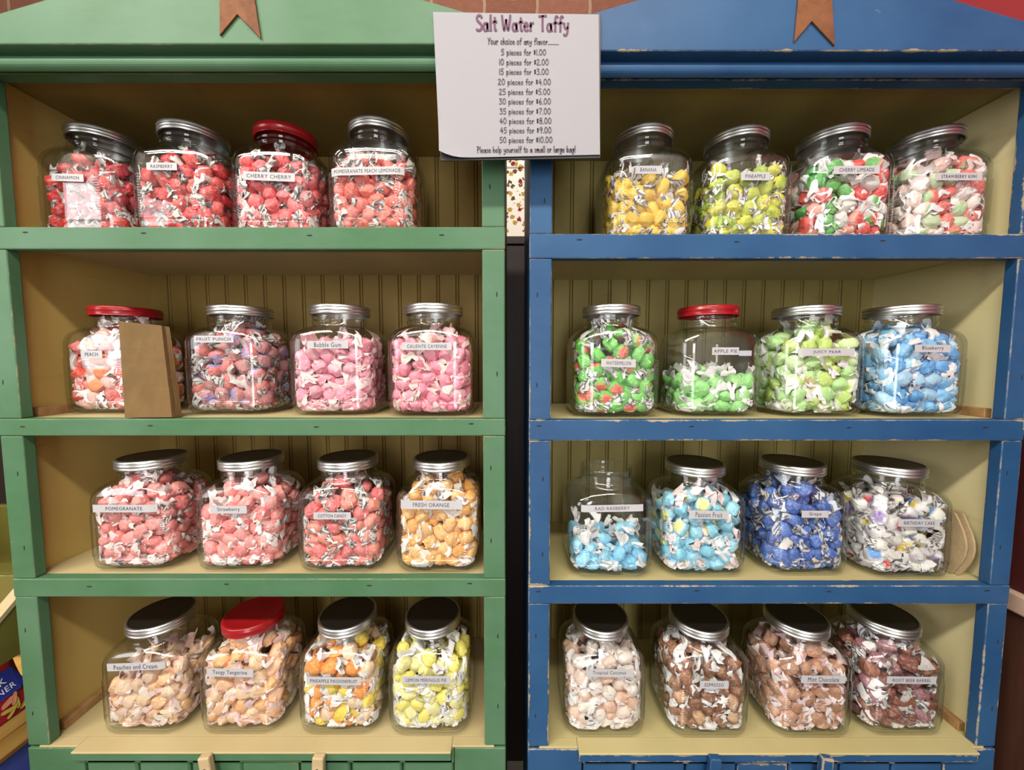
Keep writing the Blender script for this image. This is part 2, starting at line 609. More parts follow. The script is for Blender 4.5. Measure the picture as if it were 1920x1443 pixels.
def turn_button(root, org, x, z, tilt, mat):
    bm = bmesh.new()
    bmesh.ops.create_cube(bm, size=1)
    bmesh.ops.scale(bm, verts=bm.verts, vec=(.022, .013, .085))
    bmesh.ops.bevel(bm, geom=bm.edges[:], offset=.003, segments=3, affect='EDGES', profile=.5)
    o = bm_obj('turn_button', bm, mat, root, (x - org[0], -.0175, z - .034))
    o.rotation_euler = (0, tilt, 0)
    o['board_size'] = (.022, .013, .085)
    s = bmesh.new()
    bmesh.ops.create_cone(s, cap_ends=True, segments=16, radius1=.0035, radius2=.0030, depth=.002)
    bmesh.ops.rotate(s, verts=s.verts, cent=(0, 0, 0), matrix=Matrix.Rotation(PI / 2, 3, 'X'))
    bm_obj('screw', s, DARK, o, (0, -.0072, .018), True)
    return o


G_SHELVES = [(1.6477, 1.6866), (1.3112, 1.3429), (1.0023, 1.038), (.665, .7003)]
B_SHELVES = [(1.6318, 1.6746), (1.3022, 1.3409), (.9886, 1.0244), (.663, .698)]
G_NAILS = [(-.865, -.655, -.36, -.125), (-.90, -.665, -.36, -.075), (-.80, -.54, -.27, -.08)]
B_NAILS = [(.12, .40, .66, .92), (.05, .33, .62, .87), (.05, .35, .60, .90)]
gx = lambda u: un(u, 1432).x
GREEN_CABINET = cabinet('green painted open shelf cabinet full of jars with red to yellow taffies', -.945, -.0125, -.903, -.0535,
        G_SHELVES, 1.9434, (-.957, .070, -.955, .008), (GREEN, TAN_SHADED, TAN_FLOOR, LATCH_WOOD, TAN_LIT),
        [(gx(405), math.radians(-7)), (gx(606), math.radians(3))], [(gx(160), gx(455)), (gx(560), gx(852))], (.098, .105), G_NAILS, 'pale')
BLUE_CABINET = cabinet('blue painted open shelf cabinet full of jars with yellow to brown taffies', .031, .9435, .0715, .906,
        B_SHELVES, 1.9333, (-.010, .915, .0205, .9515), (BLUE, CREAM_SHADED, CREAM_FLOOR, BLUE, CREAM_LIT),
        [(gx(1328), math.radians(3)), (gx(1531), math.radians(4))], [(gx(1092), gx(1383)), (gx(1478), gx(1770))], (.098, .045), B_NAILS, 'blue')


def ribbon(u, vtip, label):
    """rusty sheet-iron ribbon tail with a swallow-tail end, nailed to the crest"""
    y = -.0475
    a = un(u[0], vtip[0], y); b = un(u[1], vtip[1], y); c = un(u[2], vtip[2], y)
    base = Vector((b.x, y, b.z))
    pts = [(a.x, a.z), (b.x, b.z), (c.x, c.z), (c.x - .010, c.z + .085), (c.x - .012, c.z + .16), (b.x, c.z + .172), (a.x + .006, c.z + .16), (a.x + .004, c.z + .085)]
    o = extrude_poly('metal_ribbon', [(p[0] - base.x, p[1] - base.z) for p in pts], -.0018, .0010, RUST, None, base, bev=.0006)
    tag(o, label, 'wall ornament', 'rusty ribbons on the crests')


ribbon((413, 446, 490), (68, 28, 74), 'rusty metal ribbon tail nailed to the crest of the green cabinet')
ribbon((1488, 1521, 1564), (80, 41, 87), 'rusty metal ribbon tail nailed to the crest of the blue cabinet')
# ------------------------------------------------------------------ glass jars
HX, HY, RC = .083, .0675, .034      # half width, half depth, corner radius of the body
JH = .216                           # height over the lid
Z_WALL, Z_NECK, Z_RIM = .138, .177, .209
R_NECK = .0525


def rounded_rect(hx, hy, rc, nc=11, ns=9):
    """(x, y, corner weight 0..1) counter-clockwise"""
    out = []
    for (sx, sy, a0) in ((1, -1, -PI / 2), (1, 1, 0), (-1, 1, PI / 2), (-1, -1, PI)):
        cx, cyy = sx * (hx - rc), sy * (hy - rc)
        for i in range(nc):
            a = a0 + PI / 2 * i / (nc - 1)
            w = math.sin(PI * i / (nc - 1))
            out.append((cx + rc * math.cos(a), cyy + rc * math.sin(a), w))
        # straight run to the next corner
        nx, ny = {(1, -1): (1, 1), (1, 1): (-1, 1), (-1, 1): (-1, -1), (-1, -1): (1, -1)}[(sx, sy)]
        a = a0 + PI / 2
        x0, y0 = cx + rc * math.cos(a), cyy + rc * math.sin(a)
        x1, y1 = nx * (hx - rc) + rc * math.cos(a), ny * (hy - rc) + rc * math.sin(a)
        for i in range(1, ns):
            t = i / ns
            out.append((x0 + (x1 - x0) * t, y0 + (y1 - y0) * t, 0.0))
    return out


def jar_mesh():
    base = rounded_rect(HX, HY, RC)
    circ = []
    for x, y, wt in base:
        a = math.atan2(y / HY, x / HX)
        circ.append((math.cos(a), math.sin(a)))
    n = len(base)
    rows = []

    def row(z, inset=0.0, blend=0.0, rad=0.0, rib=0.0, panel=0.0):
        out = []
        for (x, y, wt), (ca, sa) in zip(base, circ):
            kx = (HX - inset) / HX
            ky = (HY - inset) / HY
            px, py = x * kx, y * ky
            r = rib * min(1.0, wt * 1.8)
            L = math.hypot(x, y)
            px += r * x / L; py += r * y / L
            if panel and wt == 0.0 and abs(y) > HY - 1e-5 and abs(x) < HX - RC - .002:
                py -= math.copysign(panel, y)
            px = px * (1 - blend) + ca * rad * blend
            py = py * (1 - blend) + sa * rad * blend
            out.append((px, py, z))
        rows.append(out)

    # outside, from the foot up
    row(.0025, .030)
    row(.0008, .024)
    row(.0, .0185)
    for i in range(1, 7):
        a = PI / 2 * i / 6
        row(.017 * (1 - math.cos(a)), .0185 * (1 - math.sin(a)))
    row(.0212)
    row(.0218)
    row(.0224, 0, 0, 0, 0, .0009)
    row(.0230, 0, 0, 0, 0, .0009)
    z = .030
    row(z, 0, 0, 0, 0, .0009)
    nrib = 17
    for k in range(nrib):
        for f, hgt in ((0, 0), (.28, .0013), (.55, .0018), (.82, .0013)):
            row(.030 + .0048 * (k + f), 0, 0, 0, hgt, .0009)
    row(.030 + .0048 * nrib, 0, 0, 0, 0, .0009)
    row(.1264, 0, 0, 0, 0, .0009)
    row(.1270, 0, 0, 0, 0, .0009)
    row(.1276, 0, 0, 0, 0, 0)
    row(.1282, 0, 0, 0, 0, 0)
    row(Z_WALL)
    for i in range(1, 11):                              # shoulder: a quarter round drawn in to the neck
        a = PI / 2 * i / 10
        b = 1 - math.cos(a)
        row(Z_WALL + (Z_NECK - .004 - Z_WALL) * math.sin(a) ** 1.0, 0, b * .96, R_NECK + .0005)
    row(Z_NECK - .0015, 0, 1, R_NECK)
    for zz, rr in ((.179, .0535), (.1805, .0545), (.182, .0548), (.1835, .0540), (.185, .0525), (.188, .0522), (.190, .0532), (.1915, .0536), (.193, .0530), (.195, .0522),
                   (.199, .0522), (.203, .0522), (.2065, .0520), (.2085, .0512), (Z_RIM, .0502), (.2085, .0492)):
        row(zz, 0, 1, rr)
    # inside, from the rim down
    row(.200, 0, 1, .0485)
    row(Z_NECK, 0, 1, .0488)
    for i in range(8, -1, -1):
        a = PI / 2 * i / 9
        b = 1 - math.cos(a)
        row(Z_WALL - .001 + (Z_NECK - .004 - Z_WALL) * math.sin(a), .0034, b * .96, R_NECK - .0035)
    row(.08, .0034)
    row(.020, .0034)
    for i in range(5, -1, -1):
        a = PI / 2 * i / 6
        row(.005 + .014 * (1 - math.cos(a)), .0034 + .0185 * (1 - math.sin(a)))
    row(.0055, .034)
    vs = [v for r in rows for v in r]
    fs = []
    m = len(rows)
    for j in range(m - 1):
        for i in range(n):
            fs.append((j * n + i, j * n + (i + 1) % n, (j + 1) * n + (i + 1) % n, (j + 1) * n + i))
    fs.append(tuple(range(n))[::-1])
    fs.append(tuple((m - 1) * n + i for i in range(n)))
    me = bpy.data.meshes.new('jar_glass')
    me.from_pydata(vs, [], fs)
    me.update()
    bm = bmesh.new(); bm.from_mesh(me)
    bmesh.ops.recalc_face_normals(bm, faces=bm.faces[:]); bm.to_mesh(me); bm.free()
    me.polygons.foreach_set('use_smooth', [True] * len(me.polygons))
    me.materials.append(GLASS)
    return me


def lathe_mesh(name, prof, seg, mat):
    vs, fs = [], []
    for r, z in prof:
        for i in range(seg):
            a = 2 * PI * i / seg
            vs.append((r * math.cos(a), r * math.sin(a), z))
    for j in range(len(prof) - 1):
        for i in range(seg):
            fs.append((j * seg + i, j * seg + (i + 1) % seg, (j + 1) * seg + (i + 1) % seg, (j + 1) * seg + i))
    fs.append(tuple(range(seg))[::-1])
    fs.append(tuple((len(prof) - 1) * seg + i for i in range(seg)))
    me = bpy.data.meshes.new(name)
    me.from_pydata(vs, [], fs)
    me.update()
    bm = bmesh.new(); bm.from_mesh(me)
    bmesh.ops.recalc_face_normals(bm, faces=bm.faces[:]); bm.to_mesh(me); bm.free()
    me.polygons.foreach_set('use_smooth', [True] * len(me.polygons))
    me.set_sharp_from_angle(angle=.7)
    if mat: me.materials.append(mat)
    return me


LID_PROF = [(.0500, .2092), (.0542, .2092), (.0542, .1975), (.0566, .1972), (.0574, .1982), (.0574, .1998), (.0562, .2012), (.0560, .2024), (.0574, .2040), (.0576, .2062),
            (.0566, .2080), (.0562, .2092), (.0575, .2106), (.0575, .2128), (.0566, .2147), (.0548, .2156), (.0528, .2158), (.0515, .2150), (.0490, .2148), (.030, .2149), (.004, .2149)]
RED_PROF = [(.0500, .2092), (.0542, .2092), (.0542, .1975), (.0568, .1970), (.0572, .1978), (.0567, .1988), (.0570, .2060), (.0576, .2070), (.0577, .2085), (.0571, .2096), (.0571, .2125),
            (.0562, .2147), (.0545, .2157), (.052, .2159), (.0505, .2152), (.030, .2151), (.004, .2151)]
JAR_MESH = jar_mesh()
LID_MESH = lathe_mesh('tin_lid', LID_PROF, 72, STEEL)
LID_MESH.materials.append(DARK_TIN)
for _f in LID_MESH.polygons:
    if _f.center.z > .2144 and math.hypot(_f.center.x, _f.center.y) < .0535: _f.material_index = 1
RED_MESH = lathe_mesh('red_lid', RED_PROF, 72, RED_LID)


def front_y(x):
    """the front face of a jar, bending round at the corners"""
    q = abs(x) - (HX - RC)
    if q <= 0: return -HY
    q = min(q, RC * .97)
    return -HY + RC - math.sqrt(RC * RC - q * q)


def text_mesh(s, width, height, mat_name, font_size=1.0):
    """lettering in the plain built-in face, fitted to width x height, as (verts, faces)"""
    cu = bpy.data.curves.new('lettering', 'FONT')
    cu.body = s
    cu.align_x = 'CENTER'
    cu.align_y = 'CENTER'
    cu.resolution_u = 2
    cu.size = 1
    cu.space_character = 1.10
    cu.offset = .0
    o = bpy.data.objects.new('lettering_source', cu)
    C.objects.link(o)
    bpy.context.view_layer.update()
    dg = bpy.context.evaluated_depsgraph_get()
    me = bpy.data.meshes.new_from_object(o.evaluated_get(dg))
    vs = [v.co.copy() for v in me.vertices]
    fs = [tuple(p.vertices) for p in me.polygons]
    bpy.data.objects.remove(o)
    bpy.data.curves.remove(cu)
    bpy.data.meshes.remove(me)
    x0, x1 = min(v.x for v in vs), max(v.x for v in vs)
    y0, y1 = min(v.y for v in vs), max(v.y for v in vs)
    kx, ky = width / (x1 - x0), height / (y1 - y0)
    return [((v.x - (x0 + x1) / 2) * kx, (v.y - (y0 + y1) / 2) * ky) for v in vs], fs


CLEAR_TAPE = simple('cloudy_tape', (.40, .42, .46), .3)


def jar_label(root, X, Yf, Z, rec, soft):
    """a strip of label tape on the front face, bent to the glass, with its lettering"""
    txt, u0, u1, v0, v1, tilt, fill = rec
    c = un((u0 + u1) / 2, (v0 + v1) / 2, Yf - .001)
    a, b = un(u0, (v0 + v1) / 2, Yf - .001), un(u1, (v0 + v1) / 2, Yf - .001)
    t0, t1 = un((u0 + u1) / 2, v0, Yf - .001), un((u0 + u1) / 2, v1, Yf - .001)
    W, H = b.x - a.x, t0.z - t1.z
    cx, cz = c.x - X, c.z - Z
    ct, st = math.cos(tilt), math.sin(tilt)

    def put(x, y, off):
        px = max(-HX + .002, min(HX - .002, cx + x * ct - y * st))
        return (px, front_y(px) - off, cz + x * st + y * ct)

    n = 20
    vs, fs = [], []
    for off in (.0016, .0010):
        for j in (-.5, .5):
            for i in range(n + 1):
                vs.append(put((i / n - .5) * W, j * H, off))
    m = n + 1
    for i in range(n):
        fs.append((i, i + 1, m + i + 1, m + i))
        fs.append((2 * m + i + 1, 2 * m + i, 3 * m + i, 3 * m + i + 1))
        fs.append((i + 1, i, 2 * m + i, 2 * m + i + 1))
        fs.append((m + i, m + i + 1, 3 * m + i + 1, 3 * m + i))
    fs.append((0, m, 3 * m, 2 * m)); fs.append((n, 2 * m + n, 3 * m + n, m + n))
    lab = mesh_obj('paper_label', vs, fs, TAPE, root)
    if txt == 'APPLE PIE':                               # a second bit of clear tape beside the label
        a0 = W * .5 + .0005
        tv = [put(a0 + .024 * (i % 7) / 6, (.004 if i < 7 else -.006) - .003, .0014) for i in range(14)]
        mesh_obj('tape_strip', tv, [(i, i + 1, i + 8, i + 7) for i in range(6)], CLEAR_TAPE, root)
    lower = txt != txt.upper()
    tv, tf = text_mesh(txt, W * fill, H * (.62 if lower else .46), None)
    mesh_obj('lettering', [put(x, y, .0019) for x, y in tv], tf, INK, lab)


# ------------------------------------------------------------------ taffies
def candy_template(rng):
    """one wrapped taffy along X: (body verts, faces, cap flag), two twists (verts, faces, band)"""
    ns, nr = 14, 9
    a, b, c = .0155 * rng.uniform(.92, 1.1), .0130 * rng.uniform(.92, 1.1), .0112 * rng.uniform(.9, 1.1)
    vs, cap = [(0, 0, c)], [1.0]
    e = .62
    f0 = rng.uniform(0, 6)

    def sp(v, p): return math.copysign(abs(v) ** p, v)
    for j in range(1, nr):
        ph = PI * j / nr
        for i in range(ns):
            th = 2 * PI * i / ns
            x, y, z = a * sp(math.cos(th), e) * sp(math.sin(ph), e), b * sp(math.sin(th), e) * sp(math.sin(ph), e), c * sp(math.cos(ph), e)
            k = 1 + rng.uniform(-.10, .10) + .13 * math.sin(5 * th + 3 * ph + f0) * abs(math.cos(th))
            pinch = 1 - .30 * max(0, abs(x) / a - .5)
            vs.append((x * (1 + rng.uniform(-.07, .07)), y * k * pinch, z * k * pinch))
            cap.append(1.0 if j <= 1 or j >= nr - 1 else .45 if j == 2 or j == nr - 2 else 0.0)
    vs.append((0, 0, -c)); cap.append(1.0)
    tris, quads = [], []
    for i in range(ns):
        tris.append((0, 1 + i, 1 + (i + 1) % ns))
        last = len(vs) - 1
        o = 1 + (nr - 2) * ns
        tris.append((last, o + (i + 1) % ns, o + i))
    for j in range(nr - 2):
        for i in range(ns):
            p, q = 1 + j * ns, 1 + (j + 1) * ns
            quads.append((p + i, q + i, q + (i + 1) % ns, p + (i + 1) % ns))
    twists = []
    for side in (-1, 1):
        tv, band = [], []
        m = 14
        L = .0200 * rng.uniform(.85, 1.2)
        bend_y, bend_z = rng.uniform(-.45, .45), rng.uniform(-.45, .45)
        ph0, kf = rng.uniform(0, 6.28), rng.choice([2, 3, 3, 4])
        roll, flat = rng.uniform(0, 3.14), rng.uniform(.30, .6)
        rings = ((-.0045, .0082), (-.0005, .0048), (.25, .0052), (.55, .0098), (.8, .0130), (1.0, .0150))
        for q, (t, r) in enumerate(rings):
            for i in range(m):
                th = 2 * PI * i / m
                tt = max(0, t)
                rr = r * (1 + .32 * tt * math.sin(kf * th + ph0))
                y0, z0 = rr * math.cos(th), rr * math.sin(th) * (1 - (1 - flat) * min(1, tt * 1.6))
                y, z = y0 * math.cos(roll) - z0 * math.sin(roll), y0 * math.sin(roll) + z0 * math.cos(roll)
                x = a * .93 + (t * L if t > 0 else t) + .0035 * tt * math.sin((kf + 1) * th + ph0 * 2)
                tv.append((side * x, y + bend_y * tt * tt * L, z + bend_z * tt * tt * L))
                band.append(1.2 + tt * 1.2 + 1.05 * math.sin(th + ph0) + .5 * math.sin(2 * th))
        tq = []
        for q in range(len(rings) - 1):
            for i in range(m):
                f = (q * m + i, q * m + (i + 1) % m, (q + 1) * m + (i + 1) % m, (q + 1) * m + i)
                tq.append(f if side > 0 else f[::-1])
        twists.append((np.array(tv), np.array(tq), np.array(band)))
    return dict(bv=np.array(vs), bt=np.array(tris), bq=np.array(quads), cap=np.array(cap), tw=twists)


RNG = random.Random(11)
NPR = np.random.RandomState(5)
TEMPLATES = [candy_template(RNG) for _ in range(14)]
IX, IY, IR = HX - .0052, HY - .0052, RC - .0052


def shell_at(z):
    t = np.clip((z - (Z_WALL - .004)) / (Z_NECK - .008 - Z_WALL + .004), 0, 1)
    b = 1 - np.sqrt(np.clip(1 - t * t, 0, 1))
    foot = .021 * np.clip(1 - z / .021, 0, 1) ** 2
    hx = IX - foot + (.0455 - IX) * b
    hy = IY - foot + (.0455 - IY) * b
    rc = IR + (.0450 - IR) * b
    return hx, hy, rc


def clamp_in(P, margin, ztop=None):
    """keep points inside the jar, margin away from the glass"""
    P = P.copy()
    P[:, 2] = np.maximum(P[:, 2], .0062 + margin)
    P[:, 2] = np.minimum(P[:, 2], .206 - margin if ztop is None else ztop)
    hx, hy, rc = shell_at(P[:, 2])
    hx, hy = hx - margin, hy - margin
    rc = np.maximum(np.minimum(rc - margin * .5, np.minimum(hx, hy)), .004)
    qx, qy = np.abs(P[:, 0]) - (hx - rc), np.abs(P[:, 1]) - (hy - rc)
    cx, cyy = np.maximum(qx, 0), np.maximum(qy, 0)
    L = np.sqrt(cx * cx + cyy * cyy) + 1e-12
    k = np.where(L > rc, rc / L, 1.0)
    P[:, 0] = np.sign(P[:, 0]) * np.where(qx > 0, hx - rc + cx * k, np.abs(P[:, 0]))
    P[:, 1] = np.sign(P[:, 1]) * np.where(qy > 0, hy - rc + cyy * k, np.abs(P[:, 1]))
    return P


def pack(fill, slope, seed):
    """centres of a jar's taffies: random points pushed apart until they lie evenly"""
    r = np.random.RandomState(seed)
    D = .0272
    M = r.uniform((-HX, -HY, .006), (HX, HY, .205), (9000, 3))
    top = lambda P: fill + slope * P[:, 0] / HX + .007 * np.sin(P[:, 0] * 55 + seed) * np.cos(P[:, 1] * 50 + seed * 2)
    inside = (np.abs(clamp_in(M, .004) - M).max(1) < 1e-9) & (M[:, 2] < top(M))
    vol = inside.mean() * (2 * HX * 2 * HY * .199)
    n = max(8, int(vol / (D ** 3 * .86)))
    P = M[inside][:n].copy()
    mg = .0095
    for it in range(70):
        d = P[:, None, :] - P[None, :, :]
        L = np.sqrt((d * d).sum(2)) + np.eye(len(P))
        push = np.clip(D * 1.12 - L, 0, None) / L * .32
        np.fill_diagonal(push, 0)
        P = P + (d * push[:, :, None]).sum(1)
        P[:, 2] -= .0006
        P = clamp_in(P, mg, np.minimum(top(P), .200))
    return P


def wall_axis(p, r):
    """a direction for the taffy that does not stab through the glass nearby"""
    a = r.normal(size=3)
    a /= np.linalg.norm(a)
    hx, hy, rc = shell_at(np.array([p[2]]))
    for n, d in ((np.array([1., 0, 0]), hx[0] - abs(p[0])), (np.array([0., 1, 0]), hy[0] - abs(p[1])), (np.array([0., 0, 1]), p[2] - .006)):
        lim = max(.10, min(1, (d - .002) / .038))
        k = a @ n
        if abs(k) > lim:
            a = a - (k - math.copysign(lim, k)) * n
            a /= np.linalg.norm(a)
    return a


def basis(a, r):
    t = r.normal(size=3)
    y = np.cross(a, t); y /= np.linalg.norm(y)
    return np.stack([a, y, np.cross(a, y)], 1)


def fast_mesh(name, V, T, Q, tint, band):
    me = bpy.data.meshes.new(name)
    nt, nq = len(T), len(Q)
    me.vertices.add(len(V))
    me.vertices.foreach_set('co', V.astype(np.float32).ravel())
    loops = np.concatenate([T.ravel(), Q.ravel()]).astype(np.int32)
    me.loops.add(len(loops))
    me.loops.foreach_set('vertex_index', loops)
    me.polygons.add(nt + nq)
    start = np.concatenate([np.arange(nt) * 3, nt * 3 + np.arange(nq) * 4]).astype(np.int32)
    me.polygons.foreach_set('loop_start', start)
    me.update(calc_edges=True)
    me.polygons.foreach_set('use_smooth', np.ones(nt + nq, bool))
    c = me.attributes.new('tint', 'FLOAT_COLOR', 'POINT')
    c.data.foreach_set('color', np.concatenate([tint, np.ones((len(tint), 1))], 1).astype(np.float32).ravel())
    b = me.attributes.new('band', 'FLOAT', 'POINT')
    b.data.foreach_set('value', band.astype(np.float32))
    me.materials.append(TAFFY)
    me.validate()
    me.set_sharp_from_angle(angle=.62)
    return me


def mixc(c, r, s=.10):
    k = 1 + r.uniform(-s, s)
    return np.clip((np.array(c) * 1.04 + .008) * k, 0, .90)


E3 = np.zeros((0, 3), int)
E4 = np.zeros((0, 4), int)


def fill_jar(X, Yc, Z, spec, k_front, seed, label_box, short, nice):
    """the taffies of one jar: the k_front nearest the glass as things of their own, the rest for the fill"""
    bodies, wraps, striped, fill, slope, spots = spec
    r = np.random.RandomState(seed)
    P = pack(fill, slope, seed)
    dep = P[:, 1] + HY
    order = np.argsort(dep + .004 * r.rand(len(P)))
    front = []
    for i in order:
        if len(front) == k_front: break
        if P[i, 2] > .150 or abs(P[i, 0]) > HX - .016: continue
        if abs(P[i, 0] - label_box[0]) < label_box[1] and abs(P[i, 2] - label_box[2]) < .012: continue
        if all(np.linalg.norm(P[i] - P[j]) > .031 for j in front): front.append(i)
    VV, TT, QQ, CC, BB = [], [], [], [], []
    off = 0
    for i, p in enumerate(P):
        core = (abs(p[0]) < .040 and abs(p[1]) < .024 and .05 < p[2] < fill - .05)
        if core and i not in front: continue
        t = TEMPLATES[r.randint(len(TEMPLATES))]
        B = basis(wall_axis(p, r), r)
        ci = r.randint(len(bodies))
        col = mixc(np.array(bodies[ci]) ** 1.18, r)
        wcol = mixc(wraps[r.randint(len(wraps))], r, .06)
        bv = t['bv'] @ B.T + p
        gap = clamp_in(bv, .0008) - bv                      # slide the whole sweet in from the glass, then ease what still touches
        far = np.abs(gap).argmax(0)
        bv = bv + gap[far, range(3)] * .85
        bv = clamp_in(bv, r.uniform(.0007, .0024))
        cap = t['cap'][:, None]
        tint = np.repeat(col[None], len(bv), 0)
        if spots and r.rand() < spots[1]:
            s = np.array(spots[0][r.randint(len(spots[0]))])
            tint = tint * (1 - cap) + s[None] * cap
        pieces = [(bv, t['bt'], t['bq'], tint, np.zeros(len(bv)))]
        for tv, tq, bd in t['tw']:
            v = clamp_in(tv @ B.T + p + gap[far, range(3)] * .85, r.uniform(.0008, .0032))
            # the paper is coloured like the sweet at the pinch and plain at its frill
            blend = np.zeros((len(v), 1)); blend[:28] = .65
            tn = wcol[None] * (1 - blend) + col[None] * blend
            pieces.append((v, E3, tq, tn, bd + 0 if striped and r.rand() < striped else np.zeros(len(v))))
        if i in front:
            o = None
            for q, (v, tr, qd, tn, bd) in enumerate(pieces):
                me = fast_mesh('taffy' if q == 0 else 'wrapper_twist', v - p, tr, qd, tn, bd)
                ob = bpy.data.objects.new('taffy' if q == 0 else 'wrapper_twist', me)
                link(ob, o)
                if q == 0:
                    o = ob
                    o.location = (X + p[0], Yc + p[1], Z + p[2])
                    tag(o, '%s taffy lying against the front glass of the %s jar' % (nice, short), 'taffy', 'front taffies in the %s jar' % short)
        else:
            for v, tr, qd, tn, bd in pieces:
                VV.append(v); TT.append(tr + off); QQ.append(qd + off); CC.append(tn); BB.append(bd)
                off += len(v)
    return fast_mesh('taffy_fill', np.concatenate(VV), np.concatenate(TT), np.concatenate(QQ), np.concatenate(CC), np.concatenate(BB))


W_ = (.80, .78, .78)
GREYW = (.60, .56, .54)
PINKW = (.80, .62, .62)
# short name: bodies, wrapper colours, share striped, fill height, slope, (spot colours, share)
FL = {
 'CINNAMON': ([(.62, .03, .035), (.72, .07, .06), (.50, .03, .05)], [GREYW], .95, .163, 0, None),
 'RASPBERRY': ([(.66, .04, .05), (.74, .12, .11)], [GREYW], .95, .163, 0, ([(.05, .08, .3)], .10)),
 'CHERRY CHERRY': ([(.78, .16, .17), (.80, .22, .24)], [GREYW, PINKW], .85, .172, 0, None),
 'POMEGRANATE PEACH LEMONADE': ([(.80, .20, .16), (.82, .25, .22)], [GREYW], .95, .166, 0, None),
 'BANANA': ([(.82, .56, .05), (.84, .60, .08)], [GREYW, W_], .85, .150, 0, None),
 'PINEAPPLE': ([(.52, .58, .06), (.42, .55, .05), (.62, .62, .10)], [GREYW, W_], .80, .158, 0, ([(.82, .72, .06)], .6)),
 'CHERRY LIMEADE': ([(.75, .12, .11), (.74, .74, .70), (.12, .45, .12), (.78, .40, .34)], [W_], .0, .175, 0, ([(.10, .42, .10), (.70, .08, .08)], .35)),
 'STRAWBERRY KIWI': ([(.76, .58, .54), (.76, .22, .19), (.60, .72, .50), (.78, .70, .66)], [W_, PINKW], .0, .185, 0, ([(.45, .68, .38)], .3)),
 'PEACH': ([(.80, .14, .09), (.80, .22, .20), (.80, .50, .46), (.85, .30, .12)], [W_, W_, PINKW], .0, .198, 0, None),
 'FRUIT PUNCH': ([(.70, .22, .20), (.64, .30, .32), (.55, .26, .26)], [GREYW], .8, .190, 0, ([(.22, .30, .60), (.45, .30, .55)], .45)),
 'Bubble Gum': ([(.82, .34, .44), (.84, .40, .48)], [(.84, .52, .55), (.84, .62, .62)], .0, .156, 0, None),
 'CALIENTE CAYENNE': ([(.84, .27, .38), (.84, .32, .42)], [(.84, .50, .50), (.84, .64, .58)], .0, .156, 0, None),
 'WATERMELON': ([(.14, .52, .08), (.20, .58, .12)], [GREYW, W_], .9, .195, 0, ([(.80, .12, .08)], .6)),
 'APPLE PIE': ([(.33, .72, .25), (.40, .74, .30)], [W_], .0, .082, .006, None),
 'JUICY PEAR': ([(.48, .74, .33), (.58, .76, .40), (.55, .72, .22)], [W_, (.76, .80, .66)], .0, .198, 0, ([(.80, .70, .32)], .3)),
 'Blueberry': ([(.12, .40, .72), (.24, .54, .80), (.40, .64, .82)], [W_, (.66, .76, .82)], .0, .198, 0, None),
 'POMEGRANATE': ([(.80, .25, .24), (.82, .34, .32)], [PINKW, (.82, .70, .68)], .25, .195, 0, None),
 'Strawberry': ([(.82, .28, .27), (.84, .36, .34)], [(.84, .72, .70), W_], .0, .195, 0, None),
 'COTTON CANDY': ([(.80, .24, .24), (.80, .30, .24)], [GREYW, W_], .9, .196, 0, None),
 'FRESH ORANGE': ([(.84, .45, .14), (.85, .52, .22)], [W_, (.84, .74, .66)], .0, .190, 0, None),
 'RAD RASBERRY': ([(.25, .60, .82), (.32, .66, .84)], [W_], .0, .066, .008, None),
 'Passion Fruit': ([(.22, .56, .72), (.32, .64, .78)], [(.80, .66, .66), W_], .0, .172, 0, ([(.82, .76, .25)], .4)),
 'Grape': ([(.07, .16, .48), (.11, .22, .56)], [GREYW, (.55, .60, .70)], .9, .182, 0, None),
 'BIRTHDAY CAKE': ([(.78, .76, .70), (.76, .74, .74)], [W_, GREYW], .75, .160, .004, ([(.75, .06, .06), (.08, .28, .65), (.85, .65, .06), (.35, .25, .55)], .55)),
 'Peaches and Cream': ([(.82, .52, .30), (.80, .58, .42), (.84, .62, .40)], [(.82, .58, .54), (.84, .70, .62)], .0, .125, .022, None),
 'Tangy Tangerine': ([(.84, .47, .22), (.82, .52, .34), (.84, .60, .40)], [(.80, .56, .54), (.82, .68, .60)], .0, .190, 0, None),
 'PINEAPPLE PASSIONFRUIT': ([(.85, .36, .07), (.84, .64, .08), (.82, .60, .42)], [W_], .0, .186, 0, None),
 'LEMON MERINGUE PIE': ([(.82, .74, .18), (.80, .76, .36)], [W_], .0, .182, 0, None),
 'Tropical Coconut': ([(.76, .52, .40), (.76, .62, .54), (.80, .72, .66)], [(.80, .72, .70), W_], .0, .178, 0, None),
 'ESPRESSO': ([(.27, .115, .05), (.34, .155, .075)], [W_], .0, .186, 0, ([(.60, .36, .20)], .4)),
 'Mint Chocolate': ([(.50, .28, .18), (.62, .37, .26)], [(.80, .62, .64), (.80, .70, .70)], .0, .190, 0, None),
 'ROOT BEER BARREL': ([(.27, .10, .075), (.34, .13, .075), (.38, .18, .20)], [GREYW, W_], .55, .186, 0, None),
}
